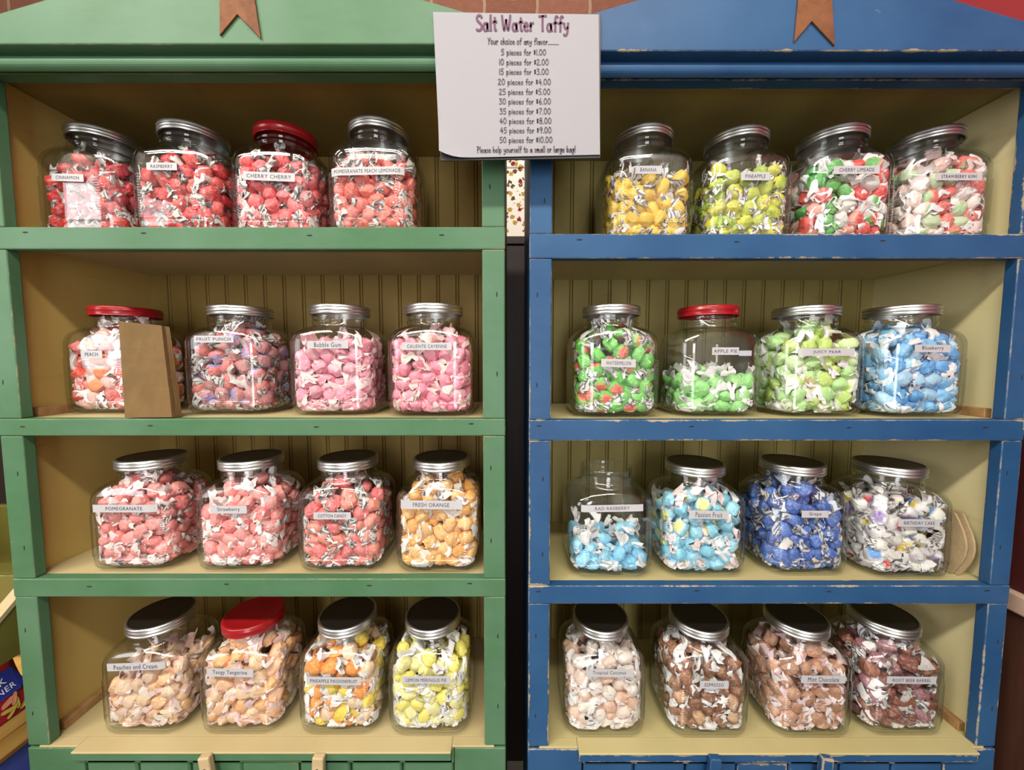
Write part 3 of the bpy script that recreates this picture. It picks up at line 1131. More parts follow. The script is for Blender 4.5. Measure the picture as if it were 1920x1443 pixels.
NICE = {'CINNAMON': 'red striped', 'RASPBERRY': 'raspberry red striped', 'CHERRY CHERRY': 'cherry pink striped', 'POMEGRANATE PEACH LEMONADE': 'coral striped', 'BANANA': 'yellow striped',
        'PINEAPPLE': 'yellow green', 'CHERRY LIMEADE': 'red white and green', 'STRAWBERRY KIWI': 'pale pink and green', 'PEACH': 'orange red and white', 'FRUIT PUNCH': 'mauve pink striped',
        'Bubble Gum': 'pink', 'CALIENTE CAYENNE': 'deep pink', 'WATERMELON': 'green red-centred', 'APPLE PIE': 'pale green', 'JUICY PEAR': 'pear green', 'Blueberry': 'bright blue',
        'POMEGRANATE': 'salmon pink', 'Strawberry': 'strawberry pink', 'COTTON CANDY': 'pink striped', 'FRESH ORANGE': 'light orange', 'RAD RASBERRY': 'sky blue', 'Passion Fruit': 'blue yellow-centred',
        'Grape': 'dark blue striped', 'BIRTHDAY CAKE': 'white striped', 'Peaches and Cream': 'cream and peach', 'Tangy Tangerine': 'tangerine', 'PINEAPPLE PASSIONFRUIT': 'orange and yellow',
        'LEMON MERINGUE PIE': 'lemon yellow', 'Tropical Coconut': 'beige', 'ESPRESSO': 'coffee brown', 'Mint Chocolate': 'pinkish brown', 'ROOT BEER BARREL': 'reddish brown'}
# short name: centre X, front Y, shelf (cabinet, row), lid, label strip in the photograph's pixels
JARS = [
 ('CINNAMON', -.8317, .0477, 'G', 0, 'tin', (97, 157, 326, 340, -.03, .72)),
 ('RASPBERRY', -.6383, .0354, 'G', 0, 'tin', (275, 332, 305, 319, -.01, .72)),
 ('CHERRY CHERRY', -.4575, .0420, 'G', 0, 'red', (456, 553, 323, 339, -.04, .86)),
 ('POMEGRANATE PEACH LEMONADE', -.2645, .0271, 'G', 0, 'tin', (619, 757, 313, 328, .02, .90)),
 ('BANANA', .2605, .0271, 'B', 0, 'tin', (1191, 1240, 311, 326, -.01, .62)),
 ('PINEAPPLE', .4495, .0329, 'B', 0, 'tin', (1389, 1443, 323, 338, .0, .70)),
 ('CHERRY LIMEADE', .6358, .0263, 'B', 0, 'tin', (1563, 1649, 311, 326, .01, .76)),
 ('STRAWBERRY KIWI', .8267, .0329, 'B', 0, 'tin', (1754, 1841, 324, 338, .0, .76)),
 ('PEACH', -.8175, .0531, 'G', 1, 'red', (152, 192, 657, 671, .0, .60)),
 ('FRUIT PUNCH', -.5661, .0421, 'G', 1, 'tin', (364, 438, 629, 642, .0, .86)),
 ('Bubble Gum', -.3521, .0289, 'G', 1, 'tin', (576, 653, 639, 653, .0, .66)),
 ('CALIENTE CAYENNE', -.1573, .0161, 'G', 1, 'tin', (754, 847, 642, 656, .0, .80)),
 ('WATERMELON', .2004, .0172, 'B', 1, 'tin', (1127, 1192, 673, 688, -.02, .72)),
 ('APPLE PIE', .4015, .0276, 'B', 1, 'red', (1335, 1385, 651, 665, .0, .88)),
 ('JUICY PEAR', .6014, .0268, 'B', 1, 'tin', (1498, 1602, 653, 667, .0, .50)),
 ('Blueberry', .7904, .0203, 'B', 1, 'tin', (1715, 1782, 646, 660, -.01, .60)),
 ('POMEGRANATE', -.7470, .0179, 'G', 2, 'tin', (174, 292, 946, 960, .0, .58)),
 ('Strawberry', -.5391, .0158, 'G', 2, 'tin', (395, 463, 948, 962, .0, .62)),
 ('COTTON CANDY', -.3376, .0120, 'G', 2, 'tin', (588, 658, 960, 973, .0, .76)),
 ('FRESH ORANGE', -.1449, .0110, 'G', 2, 'tin', (750, 867, 938, 954, -.01, .58)),
 ('RAD RASBERRY', .1952, .0172, 'B', 2, None, (1090, 1206, 946, 959, .02, .56)),
 ('Passion Fruit', .3817, .0208, 'B', 2, 'tin', (1292, 1366, 957, 972, -.02, .68)),
 ('Grape', .5892, .0265, 'B', 2, 'tin', (1503, 1553, 957, 970, .0, .46)),
 ('BIRTHDAY CAKE', .7810, .0153, 'B', 2, 'tin', (1684, 1762, 973, 987, -.01, .74)),
 ('Peaches and Cream', -.7457, .0158, 'G', 3, 'tin', (201, 308, 1242, 1256, .035, .76)),
 ('Tangy Tangerine', -.5498, .0161, 'G', 3, 'red', (388, 475, 1253, 1268, -.02, .74)),
 ('PINEAPPLE PASSIONFRUIT', -.3500, .0150, 'G', 3, 'tin', (575, 677, 1269, 1283, -.015, .86)),
 ('LEMON MERINGUE PIE', -.1680, .0130, 'G', 3, 'tin', (754, 844, 1267, 1281, .0, .84)),
 ('Tropical Coconut', .1875, .0120, 'B', 3, 'tin', (1099, 1186, 1254, 1268, .0, .72)),
 ('ESPRESSO', .3953, .0113, 'B', 3, 'tin', (1312, 1366, 1276, 1290, -.01, .66)),
 ('Mint Chocolate', .6021, .0110, 'B', 3, 'tin', (1502, 1585, 1266, 1280, -.01, .70)),
 ('ROOT BEER BARREL', .7911, .0156, 'B', 3, 'tin', (1663, 1755, 1268, 1281, -.015, .78)),
]
FILL = bpy.data.objects.new('taffy_filling', None)
link(FILL)
tag(FILL, 'remaining wrapped taffies packed in the jars behind those at the front glass', 'taffy', None, 'stuff')
TOTAL = 0
for idx, (short, X, Yf, cab, row_, lid, lab) in enumerate(JARS):
    Z = (G_SHELVES if cab == 'G' else B_SHELVES)[row_][1]
    Yc = Yf + HY
    lidw = {'tin': 'tin lid', 'red': 'red lid', None: 'no lid'}[lid]
    jar = thing('candy_jar', 'square glass jar with %s marked %s on the %s cabinet' % (lidw, short, 'green' if cab == 'G' else 'blue'), 'jar', (X, Yc, Z), 0, 'taffy jars')
    body = bpy.data.objects.new('glass_body', JAR_MESH)
    link(body, jar)
    if lid:
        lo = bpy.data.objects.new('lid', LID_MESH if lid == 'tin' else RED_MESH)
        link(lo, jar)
        lo['label'] = 'threaded tin lid' if lid == 'tin' else 'red enamelled lid'
    # label strip, built about the jar's own centre
    root = bpy.data.objects.new('x', None)
    jar_label(jar, X, Yf, Z, (short,) + lab, False)
    bpy.data.objects.remove(root)
    lc = un((lab[0] + lab[1]) / 2, (lab[2] + lab[3]) / 2, Yf)
    lw = un(lab[1], 700, Yf).x - un(lab[0], 700, Yf).x
    k = 9 + (1 if idx in (0, 3, 5, 8, 11, 15, 17, 19, 24, 26, 28, 30) else 0)
    me = fill_jar(X, Yc, Z + .0006, FL[short], k, 100 + idx, (lc.x - X, lw / 2 + .004, lc.z - Z), short, NICE[short])
    fo = bpy.data.objects.new('taffy_layer', me)
    link(fo, FILL)
    fo.location = (X, Yc, Z + .0006)
    fo['label'] = '%s taffies inside the %s jar' % (NICE[short], short)
# ------------------------------------------------------------------ hand lettering for the price sign
def _arc(cx, cy_, rx, ry, a0, a1, n=12):
    return [(cx + rx * math.cos(math.radians(a0 + (a1 - a0) * i / n)), cy_ + ry * math.sin(math.radians(a0 + (a1 - a0) * i / n))) for i in range(n + 1)]


_O = _arc(.17, .27, .16, .27, 90, 450, 18)
_ZERO = _arc(.24, .5, .22, .48, 90, 450, 22)
GL = {
 'S': ([[(.44, .86), (.36, .98), (.20, 1.0), (.07, .88), (.08, .70), (.22, .55), (.38, .42), (.45, .24), (.36, .06), (.20, .0), (.04, .06)]], .50),
 'a': ([_arc(.17, .24, .15, .25, 60, 400, 14), [(.34, .50), (.34, .20), (.40, .0)]], .45),
 'l': ([[(.06, 1.02), (.05, .5), (.08, .0)]], .17),
 't': ([[(.15, .86), (.14, .40), (.17, .06), (.27, .02)], [(.0, .56), (.30, .60)]], .32),
 'W': ([[(.0, 1.0), (.07, .45), (.17, .02), (.27, .40), (.33, .72)], [(.33, .72), (.40, .35), (.50, .02), (.60, .5), (.66, 1.02)]], .76),
 'e': ([[(.05, .28), (.20, .30), (.32, .34), (.28, .48), (.17, .54), (.06, .44), (.03, .22), (.12, .04), (.24, .01), (.34, .08)]], .41),
 'r': ([[(.05, .54), (.06, .0)], [(.06, .28), (.14, .48), (.28, .53)]], .33),
 'T': ([[(.0, .98), (.56, 1.02)], [(.28, 1.0), (.27, .5), (.29, .0)]], .56),
 'f': ([[(.34, .92), (.24, 1.0), (.15, .88), (.14, .4), (.13, -.02)], [(.0, .52), (.30, .57)]], .34),
 'y': ([[(.02, .54), (.07, .26), (.18, .16), (.30, .26)], [(.34, .55), (.31, .10), (.24, -.20), (.10, -.30), (.02, -.20)]], .43),
 'Y': ([[(.0, 1.0), (.20, .52)], [(.44, 1.0), (.20, .52), (.12, .0)]], .44),
 'o': ([_O], .41),
 'u': ([[(.03, .54), (.03, .22), (.12, .02), (.25, .08), (.33, .30)], [(.34, .54), (.33, .22), (.38, .0)]], .45),
 'c': ([[(.31, .44), (.19, .54), (.06, .42), (.04, .18), (.14, .02), (.32, .08)]], .39),
 'h': ([[(.05, 1.02), (.04, .0)], [(.04, .28), (.15, .50), (.28, .44), (.32, .20), (.32, .0)]], .42),
 'i': ([[(.06, .53), (.07, .0)], [(.06, .74), (.07, .78)]], .17),
 'n': ([[(.05, .54), (.04, .0)], [(.04, .28), (.15, .52), (.28, .44), (.32, .0)]], .42),
 'v': ([[(.0, .54), (.15, .0), (.31, .55)]], .37),
 'p': ([[(.05, .54), (.04, -.34)], _arc(.19, .27, .15, .26, 150, -150, 14)], .43),
 's': ([[(.27, .46), (.16, .54), (.05, .45), (.13, .30), (.26, .18), (.20, .03), (.03, .05)]], .36),
 'm': ([[(.05, .54), (.04, .0)], [(.04, .28), (.14, .52), (.24, .42), (.26, .0)], [(.26, .28), (.36, .52), (.46, .42), (.48, .0)]], .58),
 'g': ([_arc(.17, .28, .15, .25, 50, 400, 14), [(.34, .52), (.33, .0), (.26, -.26), (.12, -.32), (.03, -.22)]], .44),
 'b': ([[(.05, 1.02), (.05, .02)], _arc(.19, .26, .14, .26, 150, -160, 14)], .42),
 'P': ([[(.06, 1.0), (.05, .0)], [(.0, .98), (.24, 1.0), (.36, .82), (.28, .58), (.06, .48)]], .44),
 '$': ([[(.30, .70), (.18, .76), (.07, .66), (.17, .50), (.29, .36), (.22, .22), (.05, .24)], [(.18, .88), (.18, .10)]], .40),
 '.': ([[(.04, .0), (.045, .04)]], .15),
 '!': ([[(.06, 1.02), (.07, .30)], [(.07, .0), (.075, .04)]], .18),
 '0': ([_ZERO], .56), '1': ([[(.07, .98), (.06, .5), (.07, .0)]], .20),
 '2': ([[(.03, .80), (.14, .98), (.32, .94), (.38, .74), (.22, .38), (.02, .02), (.46, .03)]], .54),
 '3': ([[(.03, .96), (.38, .97), (.17, .58), (.36, .48), (.42, .24), (.28, .02), (.02, .08)]], .52),
 '4': ([[(.30, .98), (.02, .36), (.46, .38)], [(.34, .62), (.33, .0)]], .54),
 '5': ([[(.42, .98), (.10, .97), (.07, .58), (.28, .58), (.42, .36), (.32, .06), (.03, .03)]], .52),
 '6': ([[(.32, .98), (.10, .62), (.04, .26), (.18, .01), (.38, .10), (.40, .36), (.22, .48), (.06, .32)]], .52),
 '7': ([[(.02, .97), (.44, .98), (.26, .5), (.16, .0)]], .52),
 '8': ([_arc(.23, .75, .15, .23, 90, 450, 16), _arc(.23, .26, .20, .26, 90, 450, 16)], .54),
 '9': ([[(.40, .70), (.24, .50), (.06, .62), (.08, .88), (.26, 1.0), (.40, .84), (.36, .4), (.26, .0)]], .52),
 ' ': ([], .26),
}


def smooth(pts, sub=4):
    if len(pts) < 3: return pts
    out = []
    for i in range(len(pts) - 1):
        p0, p1, p2, p3 = pts[max(0, i - 1)], pts[i], pts[i + 1], pts[min(len(pts) - 1, i + 2)]
        for k in range(sub):
            t = k / sub
            out.append(tuple(.5 * (2 * b + (c - a) * t + (2 * a - 5 * b + 4 * c - d) * t * t + (3 * b - a - 3 * c + d) * t ** 3) for a, b, c, d in zip(p0, p1, p2, p3)))
    return out + [pts[-1]]


def hand_text(s, x0, x1, zbase, cap, pen):
    """monoline lettering as flat ribbons, fitted between x0 and x1: (points in x, z; faces)"""
    adv, strokes = 0.0, []
    for ch in s:
        g, wd = GL[ch]
        for st in g:
            strokes.append([(adv + x, y) for x, y in smooth(st)])
        adv += wd + .075
    adv -= .075
    k = (x1 - x0) / adv
    V, F = [], []
    for st in strokes:
        P = [Vector((x0 + x * k, zbase + y * cap)) for x, y in st]
        m = len(P)
        for i, p in enumerate(P):
            d = (P[min(m - 1, i + 1)] - P[max(0, i - 1)])
            d = d.normalized() if d.length > 1e-9 else Vector((1, 0))
            nn = Vector((-d.y, d.x)) * pen
            q = p + (d * pen * .6 if i == m - 1 else -d * pen * .6 if i == 0 else d * 0)
            V += [q + nn, q - nn]
            if i:
                b = len(V) - 4
                F.append((b, b + 1, b + 3, b + 2))
    return V, F


SIGN_Y = -.0512
TL, TR, BR, BL = [un(u, v, SIGN_Y) for u, v in ((812, 23), (1122, 28), (1125, 290), (825, 297))]


def sign_at(fx, fz):
    """point of the paper by fractions across and down"""
    t = TL.lerp(TR, fx); b = BL.lerp(BR, fx)
    return t.lerp(b, fz)


sign = thing('price_sign', 'white paper sign of salt water taffy prices on a black board between the cabinets', 'sign', (0.008, SIGN_Y, 1.89))
SO = Vector(sign.location)
bk = [un(u, v, SIGN_Y + .001) for u, v in ((812, 24), (1127, 25), (1126, 296), (826, 301))]
pts = [(p.x - SO.x, p.z - SO.z) for p in bk]
extrude_poly('backing_board', pts[::-1], .0012, .0044, BLACK, sign, bev=.0008)
# paper, its lower near corner curled up off the board
n = 24
vs, fs = [], []
for lay in (0, 1):
    for j in range(n + 1):
        for i in range(n + 1):
            fx, fz = i / n, j / n
            zz = fz
            edge = 1.0 - .035 * max(0, 1 - fx / .13) ** 2 if j == n else 1.0
            p = sign_at(fx, fz * (1.0 - .040 * max(0.0, 1 - fx / .14) ** 2))
            curl = .006 * max(0, 1 - (fx + (1 - fz)) / .22) ** 1.5
            wav = .0007 * math.sin(fx * 5 + fz * 3)
            vs.append((p.x - SO.x, -curl - .0006 + wav * .3 + lay * .0003, p.z - SO.z))
L = (n + 1) ** 2
for j in range(n):
    for i in range(n):
        a = j * (n + 1) + i
        fs.append((a, a + n + 1, a + n + 2, a + 1))
        fs.append((L + a, L + a + 1, L + a + n + 2, L + a + n + 1))
paper = mesh_obj('paper_sheet', vs, fs, PAPER, sign, smooth=True)
LINES = [('Salt Water Taffy', 893, 1067, 59, 28, 1.15), ('Your choice of any flavor.........', 915, 1048, 84, 11.5, .50), ('5 pieces for $1.00', 940, 1024, 104, 10.5, .50),
         ('10 pieces for $2.00', 936, 1029, 122.5, 10.5, .50), ('15 pieces for $3.00', 936, 1029, 140.5, 10.5, .50), ('20 pieces for $4.00', 934, 1033, 159.5, 10.5, .50), ('25 pieces for $5.00', 936, 1032, 178, 10.5, .50),
         ('30 pieces for $6.00', 936, 1033, 196, 10.5, .50), ('35 pieces for $7.00', 937, 1033, 214.5, 10.5, .50), ('40 pieces for $8.00', 937, 1034, 232.5, 10.5, .50), ('45 pieces for $9.00', 938, 1034, 250, 10.5, .50),
         ('50 pieces for $10.00', 937, 1036, 268, 10.5, .50), ('Please help yourself to a small or large bag!', 895, 1079, 286, 11, .52)]
for q, (s, u0, u1, vb, caph, pen) in enumerate(LINES):
    a, b, c = un(u0, vb, SIGN_Y), un(u1, vb, SIGN_Y), un(u0, vb - caph, SIGN_Y)
    V, F = hand_text(s, a.x, b.x, a.z, c.z - a.z, pen * .00150)
    tilt = (TR.z - TL.z) / (TR.x - TL.x) * (1 - (vb - 25) / 265 * 1.6)
    mesh_obj('lettering', [(p.x - SO.x, -.0013, p.y + (p.x - (a.x + b.x) / 2) * tilt - SO.z) for p in V], F, PLUM_INK if q == 0 else SOFT_INK, paper)


# ------------------------------------------------------------------ paper bags on the shelves
def crumple_sheet(corners, nx, nz, depth, seed, thick, name, mat, parent, origin):
    """a paper panel between four corners (top near, top far, bottom far, bottom near), creased, with thickness"""
    r = random.Random(seed)
    TLc, TRc, BRc, BLc = [Vector(c) for c in corners]
    nrm = (TRc - TLc).cross(BLc - TLc).normalized()
    ph = [(r.uniform(4, 13), r.uniform(3, 11), r.uniform(0, 6), r.uniform(.3, 1)) for _ in range(6)]
    vs, fs = [], []
    for lay in (0, 1):
        for j in range(nz + 1):
            for i in range(nx + 1):
                fx, fz = i / nx, j / nz
                p = TLc.lerp(TRc, fx).lerp(BLc.lerp(BRc, fx), fz)
                e = min(1, 5 * min(fx, 1 - fx, fz, 1 - fz) + .25)
                h = sum(w_ * abs(math.sin(a * fx + b * fz + c)) for a, b, c, w_ in ph) / 3 - .45
                p = p + nrm * (h * depth * e) - nrm * (lay * thick)
                vs.append(p - Vector(origin))
    L = (nx + 1) * (nz + 1)
    for j in range(nz):
        for i in range(nx):
            a = j * (nx + 1) + i
            fs.append((a, a + nx + 1, a + nx + 2, a + 1))
            fs.append((L + a, L + a + 1, L + a + nx + 2, L + a + nx + 1))
    ring = [i for i in range(nx + 1)] + [(j + 1) * (nx + 1) + nx for j in range(nz)] + [nz * (nx + 1) + i for i in range(nx - 1, -1, -1)] + [j * (nx + 1) for j in range(nz - 1, 0, -1)]
    for q in range(len(ring)):
        a, b = ring[q], ring[(q + 1) % len(ring)]
        fs.append((a, b, L + b, L + a))
    o = mesh_obj(name, vs, fs, mat, parent, (0, 0, 0))
    bm = bmesh.new(); bm.from_mesh(o.data); bmesh.ops.recalc_face_normals(bm, faces=bm.faces[:]); bm.to_mesh(o.data); bm.free()
    return o


zs = G_SHELVES[1][1]
kb = thing('paper_bag', 'brown paper bag leaning between the PEACH and FRUIT PUNCH jars', 'bag', (-.675, .02, zs))
KO = Vector(kb.location)
zb = zs + .0012
crumple_sheet([(-.7385, .034, 1.5225), (-.655, .030, 1.514), (-.6295, .013, zb), (-.7120, .008, zb)], 22, 36, .0030, 4, .007, 'bag_front', KRAFT, kb, KO)
crumple_sheet([(-.655, .031, 1.514), (-.6495, .034, 1.5125), (-.6285, .026, zb), (-.6293, .0135, zb)], 6, 30, .0008, 9, .0012, 'bag_gusset', KRAFT, kb, KO)
zs = B_SHELVES[2][1]
for q in range(2):
    dx = .0085 * q
    pb = thing('paper_bag', ('front brown paper bag standing beside the BIRTHDAY CAKE jar', 'rear brown paper bag tucked against the blue cabinet side by BIRTHDAY CAKE jar')[q], 'bag',
               (.889 + dx, .1, zs), 0, 'flat paper bags')
    PO = Vector(pb.location)
    zb = zs + .0008
    # outline in Y-Z with a bowed front edge, leaning against the cabinet side
    out = [(.040 - .006 * q, zb), (.200, zb), (.205, zs + .125), (.030 - .006 * q + .03, zs + .116 + .002 * q)]
    for k in range(1, 8):
        t = k / 8
        out.append((.030 - .006 * q + .03 * (1 - t) + .010 * t - .022 * math.sin(t * PI), (zs + .116) * (1 - t) + zb * t))
    bm = bmesh.new()
    lean = lambda z: .876 + dx + .024 * (z - zs) / .12
    va = [bm.verts.new((lean(z) - PO.x, y - PO.y, z - PO.z)) for y, z in out]
    vb = [bm.verts.new((lean(z) + .0045 - PO.x, y - PO.y, z - PO.z)) for y, z in out]
    bm.faces.new(va); bm.faces.new(vb[::-1])
    m = len(va)
    for i in range(m): bm.faces.new((va[i], vb[i], vb[(i + 1) % m], va[(i + 1) % m]))
    bm_obj('bag_panel', bm, KRAFT_PALE, pb)
    seam = bmesh.new()
    bmesh.ops.create_cube(seam, size=1)
    bmesh.ops.scale(seam, verts=seam.verts, vec=(.0008, .120, .012))
    bmesh.ops.translate(seam, verts=seam.verts, vec=(.876 + dx - .0006 - PO.x + .003, .128 - PO.y, .014))
    bm_obj('bag_fold', seam, KRAFT_PALE, pb)

# ------------------------------------------------------------------ behind, between and beside the cabinets
def floral_material():
    t = NT('floral_print')
    geo = t.n('NewGeometry')
    v = t.n('TexVoronoi'); v.inputs['Scale'].default_value = 52
    wob = t.n('TexNoise'); wob.inputs['Scale'].default_value = 130
    t.l(geo.outputs['Position'], wob.inputs['Vector'])
    ad = t.n('VectorMath', operation='MULTIPLY_ADD')
    t.l(wob.outputs['Color'], ad.inputs[0]); ad.inputs[1].default_value = (.018, .018, .018); t.l(geo.outputs['Position'], ad.inputs[2])
    t.l(ad.outputs[0], v.inputs['Vector'])
    leaf = t.math('LESS_THAN', v.outputs['Distance'], .40)
    s = t.n('SeparateColor'); t.l(v.outputs['Color'], s.inputs[0])
    c = t.mix(t.math('GREATER_THAN', s.outputs[0], .62), (.42, .27, .05), (.22, .015, .035))
    c = t.mix(t.math('GREATER_THAN', s.outputs[1], .78), c, (.10, .06, .03))
    t.principled(t.mix(leaf, (.84, .78, .70), c), .8, 0, .2)
    return t.m


FLORAL = floral_material()
DARK_WOOD = wood('dark_stained_wood', (.012, .006, .005), (.022, .011, .008), 5, (9, 9, 1))
stand = thing('display_stand', 'dark wooden stand seen through the gap between the two cabinets', 'stand', (.02, .70, 0))
STO = Vector(stand.location)
board('top', -.16, .20, .575, .86, 1.832, 1.857, DARK_WOOD, stand, origin=STO)
board('front_panel', -.15, .19, .582, .602, 0, 1.8318, DARK_WOOD, stand, origin=STO)
board('side_panel', -.15, -.13, .6022, .85, 0, 1.8318, DARK_WOOD, stand, origin=STO)
board('side_panel', .17, .19, .6022, .85, 0, 1.8318, DARK_WOOD, stand, origin=STO)
fb = thing('fabric_box', 'cream box covered in burgundy and gold leaf print behind the price sign', 'box', (.02, .70, 1.857))
FO = Vector(fb.location)
board('box_body', -.07, .0650, .60, .82, 1.8575, 2.085, FLORAL, fb, bev=.004, origin=FO)
board('box_lid', -.073, .0680, .597, .823, 2.0855, 2.115, FLORAL, fb, bev=.004, origin=FO)

# side wall by the blue cabinet: red above a rail, dark boards below
tag(board('trim_1', 1.006, 1.029, -.74, .62, .945, .985, wood('pinkish_rail', (.52, .34, .24), (.60, .42, .32), 4), bev=.004), kind='structure')
wb = []
y = -.74
prof = []
while y < .60:
    prof += [(y, 1.026), (y + .004, 1.018), (y + .096, 1.018), (y + .100, 1.026)]
    y += .102
prof += [(.60, 1.0295), (-.74, 1.0295)]
bm = bmesh.new()
va = [bm.verts.new((x, y, .0005)) for y, x in prof]
vb = [bm.verts.new((x, y, .9448)) for y, x in prof]
for i in range(len(va)):
    bm.faces.new((va[i], va[(i + 1) % len(va)], vb[(i + 1) % len(va)], vb[i]))
bm.faces.new(va[::-1]); bm.faces.new(vb)
tag(bm_obj('trim_2', bm, wood('dark_wainscot', (.055, .020, .012), (.09, .035, .02), 4, (9, 9, 1))), kind='structure')

tag(board('wall_shade_panel', 1.019, 1.0295, -.74, .60, .9853, 1.36, wood('shaded_red_wall', (.060, .010, .010), (.085, .016, .014), 4, (9, 9, 1)), bev=.002), kind='structure')  # shade on the lower red wall, put in as a darker panel
backdrop = thing('dark_backdrop', 'added dark backdrop shaped like a cupboard behind the pine table', 'cupboard', (-1.6, .72, 0))  # added dark shape so the strip beyond the green cabinet stays black
CO = Vector(backdrop.location)
board('carcass', -2.3, -.98, .62, .88, 0, 1.70, DARK_WOOD, backdrop, origin=CO)
board('top', -2.33, -.96, .59, .885, 1.7003, 1.73, DARK_WOOD, backdrop, origin=CO)
for xa in (-2.28, -1.63):
    dd = board('door', xa, xa + .63, .60, .6197, .08, 1.66, DARK_WOOD, backdrop, origin=CO)
    kn = bmesh.new()
    bmesh.ops.create_uvsphere(kn, u_segments=16, v_segments=10, radius=.014)
    bm_obj('knob', kn, STEEL, dd, (.27 if xa < -2 else -.27, -.022, .0), True)

# beside the green cabinet: a wooden table with a sloping olive bin and snack bags
OLIVE = paint('olive_paint', (.115, .105, .018), (.15, .135, .03), (.52, .42, .22), wear=.5, scratches=.3)
TABLE_W = wood('orange_pine', (.62, .32, .07), (.74, .44, .13), 5, (9, 1, 9))
tb = thing('wooden_table', 'orange pine table standing beside the green cabinet', 'table', (-1.4, .1, 0))
TO = Vector(tb.location)
board('tabletop', -1.85, -1.0, -.20, .55, .708, .735, TABLE_W, tb, origin=TO)
board('apron', -1.83, -1.003, -.17, -.15, .655, .7078, TABLE_W, tb, origin=TO)
board('apron', -1.024, -1.003, -.1498, .5, .668, .7078, TABLE_W, tb, origin=TO)
for lx in (-1.82, -1.14):
    for ly in (-.145, .46):
        board('leg', lx, lx + .045, ly, ly + .045, 0, .7078 if ly > 0 else .7078, TABLE_W, tb, origin=TO)
board('lower_shelf', -1.80, -.985, -.095, .45, .40, .42, TABLE_W, tb, origin=TO)
bn = thing('display_bin', 'olive green sloping wooden bin on the pine table', 'bin', (-1.3, .25, .735))
BO = Vector(bn.location)


def bin_side(x0, x1):
    pts = [(-.02, .855), (-.02, .905), (.07, .985), (.32, 1.235), (.42, 1.26), (.42, .7355), (.36, .7355), (.36, .855)]
    bm = bmesh.new()
    va = [bm.verts.new((x0 - BO.x, y - BO.y, z - BO.z)) for y, z in pts]
    vb = [bm.verts.new((x1 - BO.x, y - BO.y, z - BO.z)) for y, z in pts]
    bm.faces.new(va); bm.faces.new(vb[::-1])
    m = len(va)
    for i in range(m): bm.faces.new((va[i], vb[i], vb[(i + 1) % m], va[(i + 1) % m]))
    o = bm_obj('side_panel', bm, OLIVE, bn)
    o['board_size'] = (.3, .44, .5)


bin_side(-1.018, -1.0)
bin_side(-1.62, -1.602)
board('floor_panel', -1.6018, -1.0182, .117, .36, .855, .870, OLIVE, bn, origin=BO)
board('front_panel', -1.6018, -1.0182, .100, .1168, .855, .985, OLIVE, bn, origin=BO)
board('back_panel', -1.6018, -1.0182, .400, .418, .7355, 1.02, OLIVE, bn, origin=BO)
bm = bmesh.new()
for x0, x1 in ((-1.0205, -.9975),):
    pts = [(-.022, .9055), (.07, .9862), (.32, 1.2362), (.32, 1.2462), (.066, .9942), (-.026, .9125)]
    va = [bm.verts.new((x0 - BO.x, y - BO.y, z - BO.z)) for y, z in pts]
    vb = [bm.verts.new((x1 - BO.x, y - BO.y, z - BO.z)) for y, z in pts]
    bm.faces.new(va); bm.faces.new(vb[::-1])
    for i in range(6): bm.faces.new((va[i], vb[i], vb[(i + 1) % 6], va[(i + 1) % 6]))
bm_obj('rim_strip', bm, LATCH_WOOD, bn)


def snack_bag(name, label, base, rot, w_, h_, d_, mat, seed):
    """pillow bag with crimped ends; its face is local -Y, its foot at local z = 0"""
    o = thing(name, label, 'snack bag', base)
    o.rotation_euler = rot
    r = random.Random(seed)
    nx, nz = 18, 24
    vs, fs = [], []
    for sgn in (-1, 1):
        for j in range(nz + 1):
            for i in range(nx + 1):
                x, z = i / nx, j / nz
                b = (math.sin(PI * x) ** .6) * (math.sin(PI * min(1, max(0, (z - .05) / .9))) ** .55)
                k = 1 + .12 * math.sin(9 * x + 5 * z + seed) + .08 * math.sin(17 * z - 6 * x)
                vs.append(((x - .5) * w_ * (1 - .06 * math.sin(PI * z)), sgn * (.0008 + d_ / 2 * b * k), z * h_))
    L = (nx + 1) * (nz + 1)
    for j in range(nz):
        for i in range(nx):
            a = j * (nx + 1) + i
            fs.append((a, a + 1, a + nx + 2, a + nx + 1))
            fs.append((L + a, L + a + nx + 1, L + a + nx + 2, L + a + 1))
    ring = [i for i in range(nx + 1)] + [(j + 1) * (nx + 1) + nx for j in range(nz)] + [nz * (nx + 1) + i for i in range(nx - 1, -1, -1)] + [j * (nx + 1) for j in range(nz - 1, 0, -1)]
    for q in range(len(ring)):
        a, b = ring[q], ring[(q + 1) % len(ring)]
        fs.append((a, L + a, L + b, b))
    body = mesh_obj('pouch', vs, fs, mat, o, smooth=True)
    return o, body, lambda x, z: -(.0022 + d_ / 2 * (math.sin(PI * (x / w_ + .5)) ** .6) * (math.sin(PI * min(1, max(0, (z / h_ - .05) / .9))) ** .55) * 1.2)


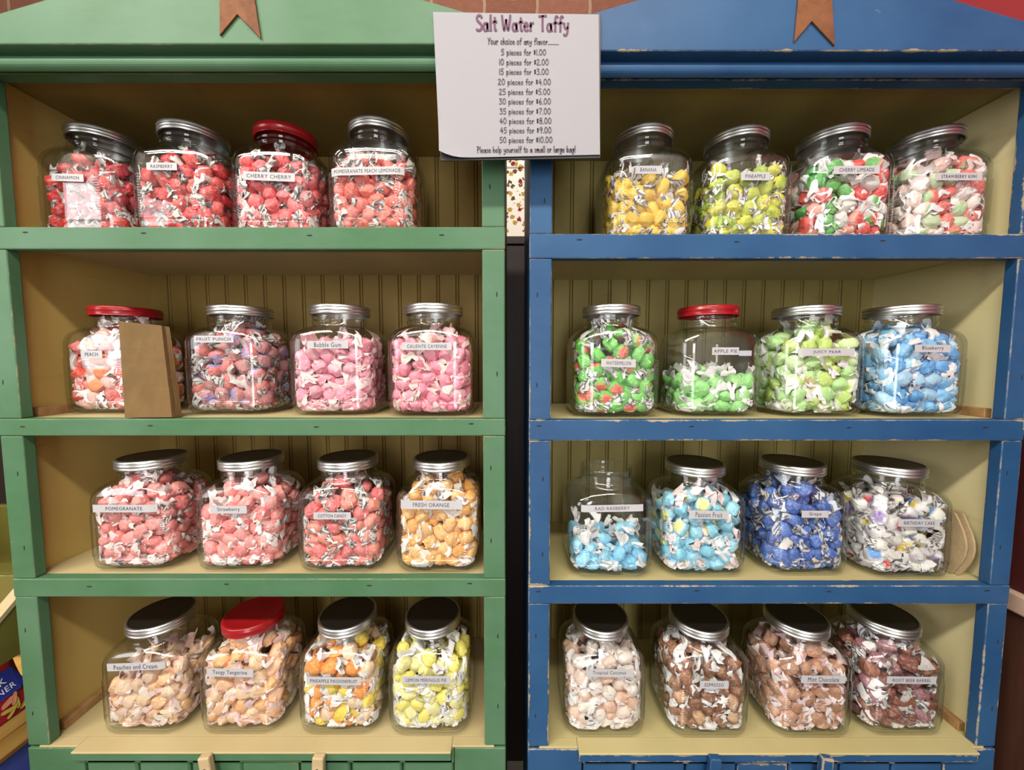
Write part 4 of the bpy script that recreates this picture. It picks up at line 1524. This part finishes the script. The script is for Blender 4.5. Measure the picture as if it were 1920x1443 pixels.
RED_FOIL = simple('red_foil', (.30, .015, .025), .32, 0, .6)
BLUE_FOIL = NT('blue_foil')
_p = BLUE_FOIL.n('NewGeometry').outputs['Position']
_n = BLUE_FOIL.noise(_p, 16, 3, .5, (1, 1, 2.2))
BLUE_FOIL.principled(BLUE_FOIL.mix(BLUE_FOIL.ramp(_n, .50, .58), (.05, .07, .28), (.62, .66, .76)), .3, 0, .6)
BLUE_FOIL = BLUE_FOIL.m
LOGO_BLUE = simple('logo_blue', (.02, .03, .22), .4)
LOGO_WHITE = simple('logo_white', (.85, .85, .85), .4)
PEANUT = simple('printed_peanut', (.52, .38, .07), .45)
PEANUT_PINK = simple('printed_nut', (.62, .25, .14), .45)
rb, pouch, face = snack_bag('snack_bag', 'red snack bag with blue logo lying on the pine table', (-1.000, -.034, .7365), (math.radians(-27), 0, math.radians(90)), .20, .125, .022, RED_FOIL, 3)


def on_face(name, pts, mat, off=.001):
    n = len(pts)
    vs = [(x, face(x, z) - off, z) for x, z in pts]
    mesh_obj(name, vs, [tuple(range(n))], mat, pouch)


on_face('logo_patch', [(-.075, .036), (.080, .042), (.092, .055), (.084, .090), (-.075, .096)], LOGO_BLUE, .0015)
tv, tf = text_mesh('NER', .030, .0105, None)
mesh_obj('lettering', [(x + .060, face(x + .060, .056 + y) - .0030, .056 + y + x * .10) for x, y in tv], tf, LOGO_WHITE, pouch)
tv, tf = text_mesh('K', .011, .012, None)
mesh_obj('lettering', [(x + .060, face(x + .060, .072 + y) - .0030, .073 + y + x * .10) for x, y in tv], tf, LOGO_WHITE, pouch)
rr = random.Random(8)
for q in range(8):
    x, z, a = .045 + .045 * rr.random(), .012 + .022 * rr.random(), rr.uniform(0, 3)
    out = []
    for k in range(14):
        th = 2 * PI * k / 14
        e = .010 * (1 + .25 * math.cos(2 * th)) * math.cos(th), .005 * (1 + .3 * math.cos(2 * th)) * math.sin(th)
        out.append((x + e[0] * math.cos(a) - e[1] * math.sin(a), z + e[0] * math.sin(a) + e[1] * math.cos(a)))
    on_face('printed_peanut', out, PEANUT if q % 2 else PEANUT_PINK, .0015 + .0004 * q)
snack_bag('snack_bag', 'blue and white snack bag on the lower shelf of the pine table', (-1.010, .035, .4206), (math.radians(-3), 0, math.radians(90)), .20, .225, .030, BLUE_FOIL, 6)
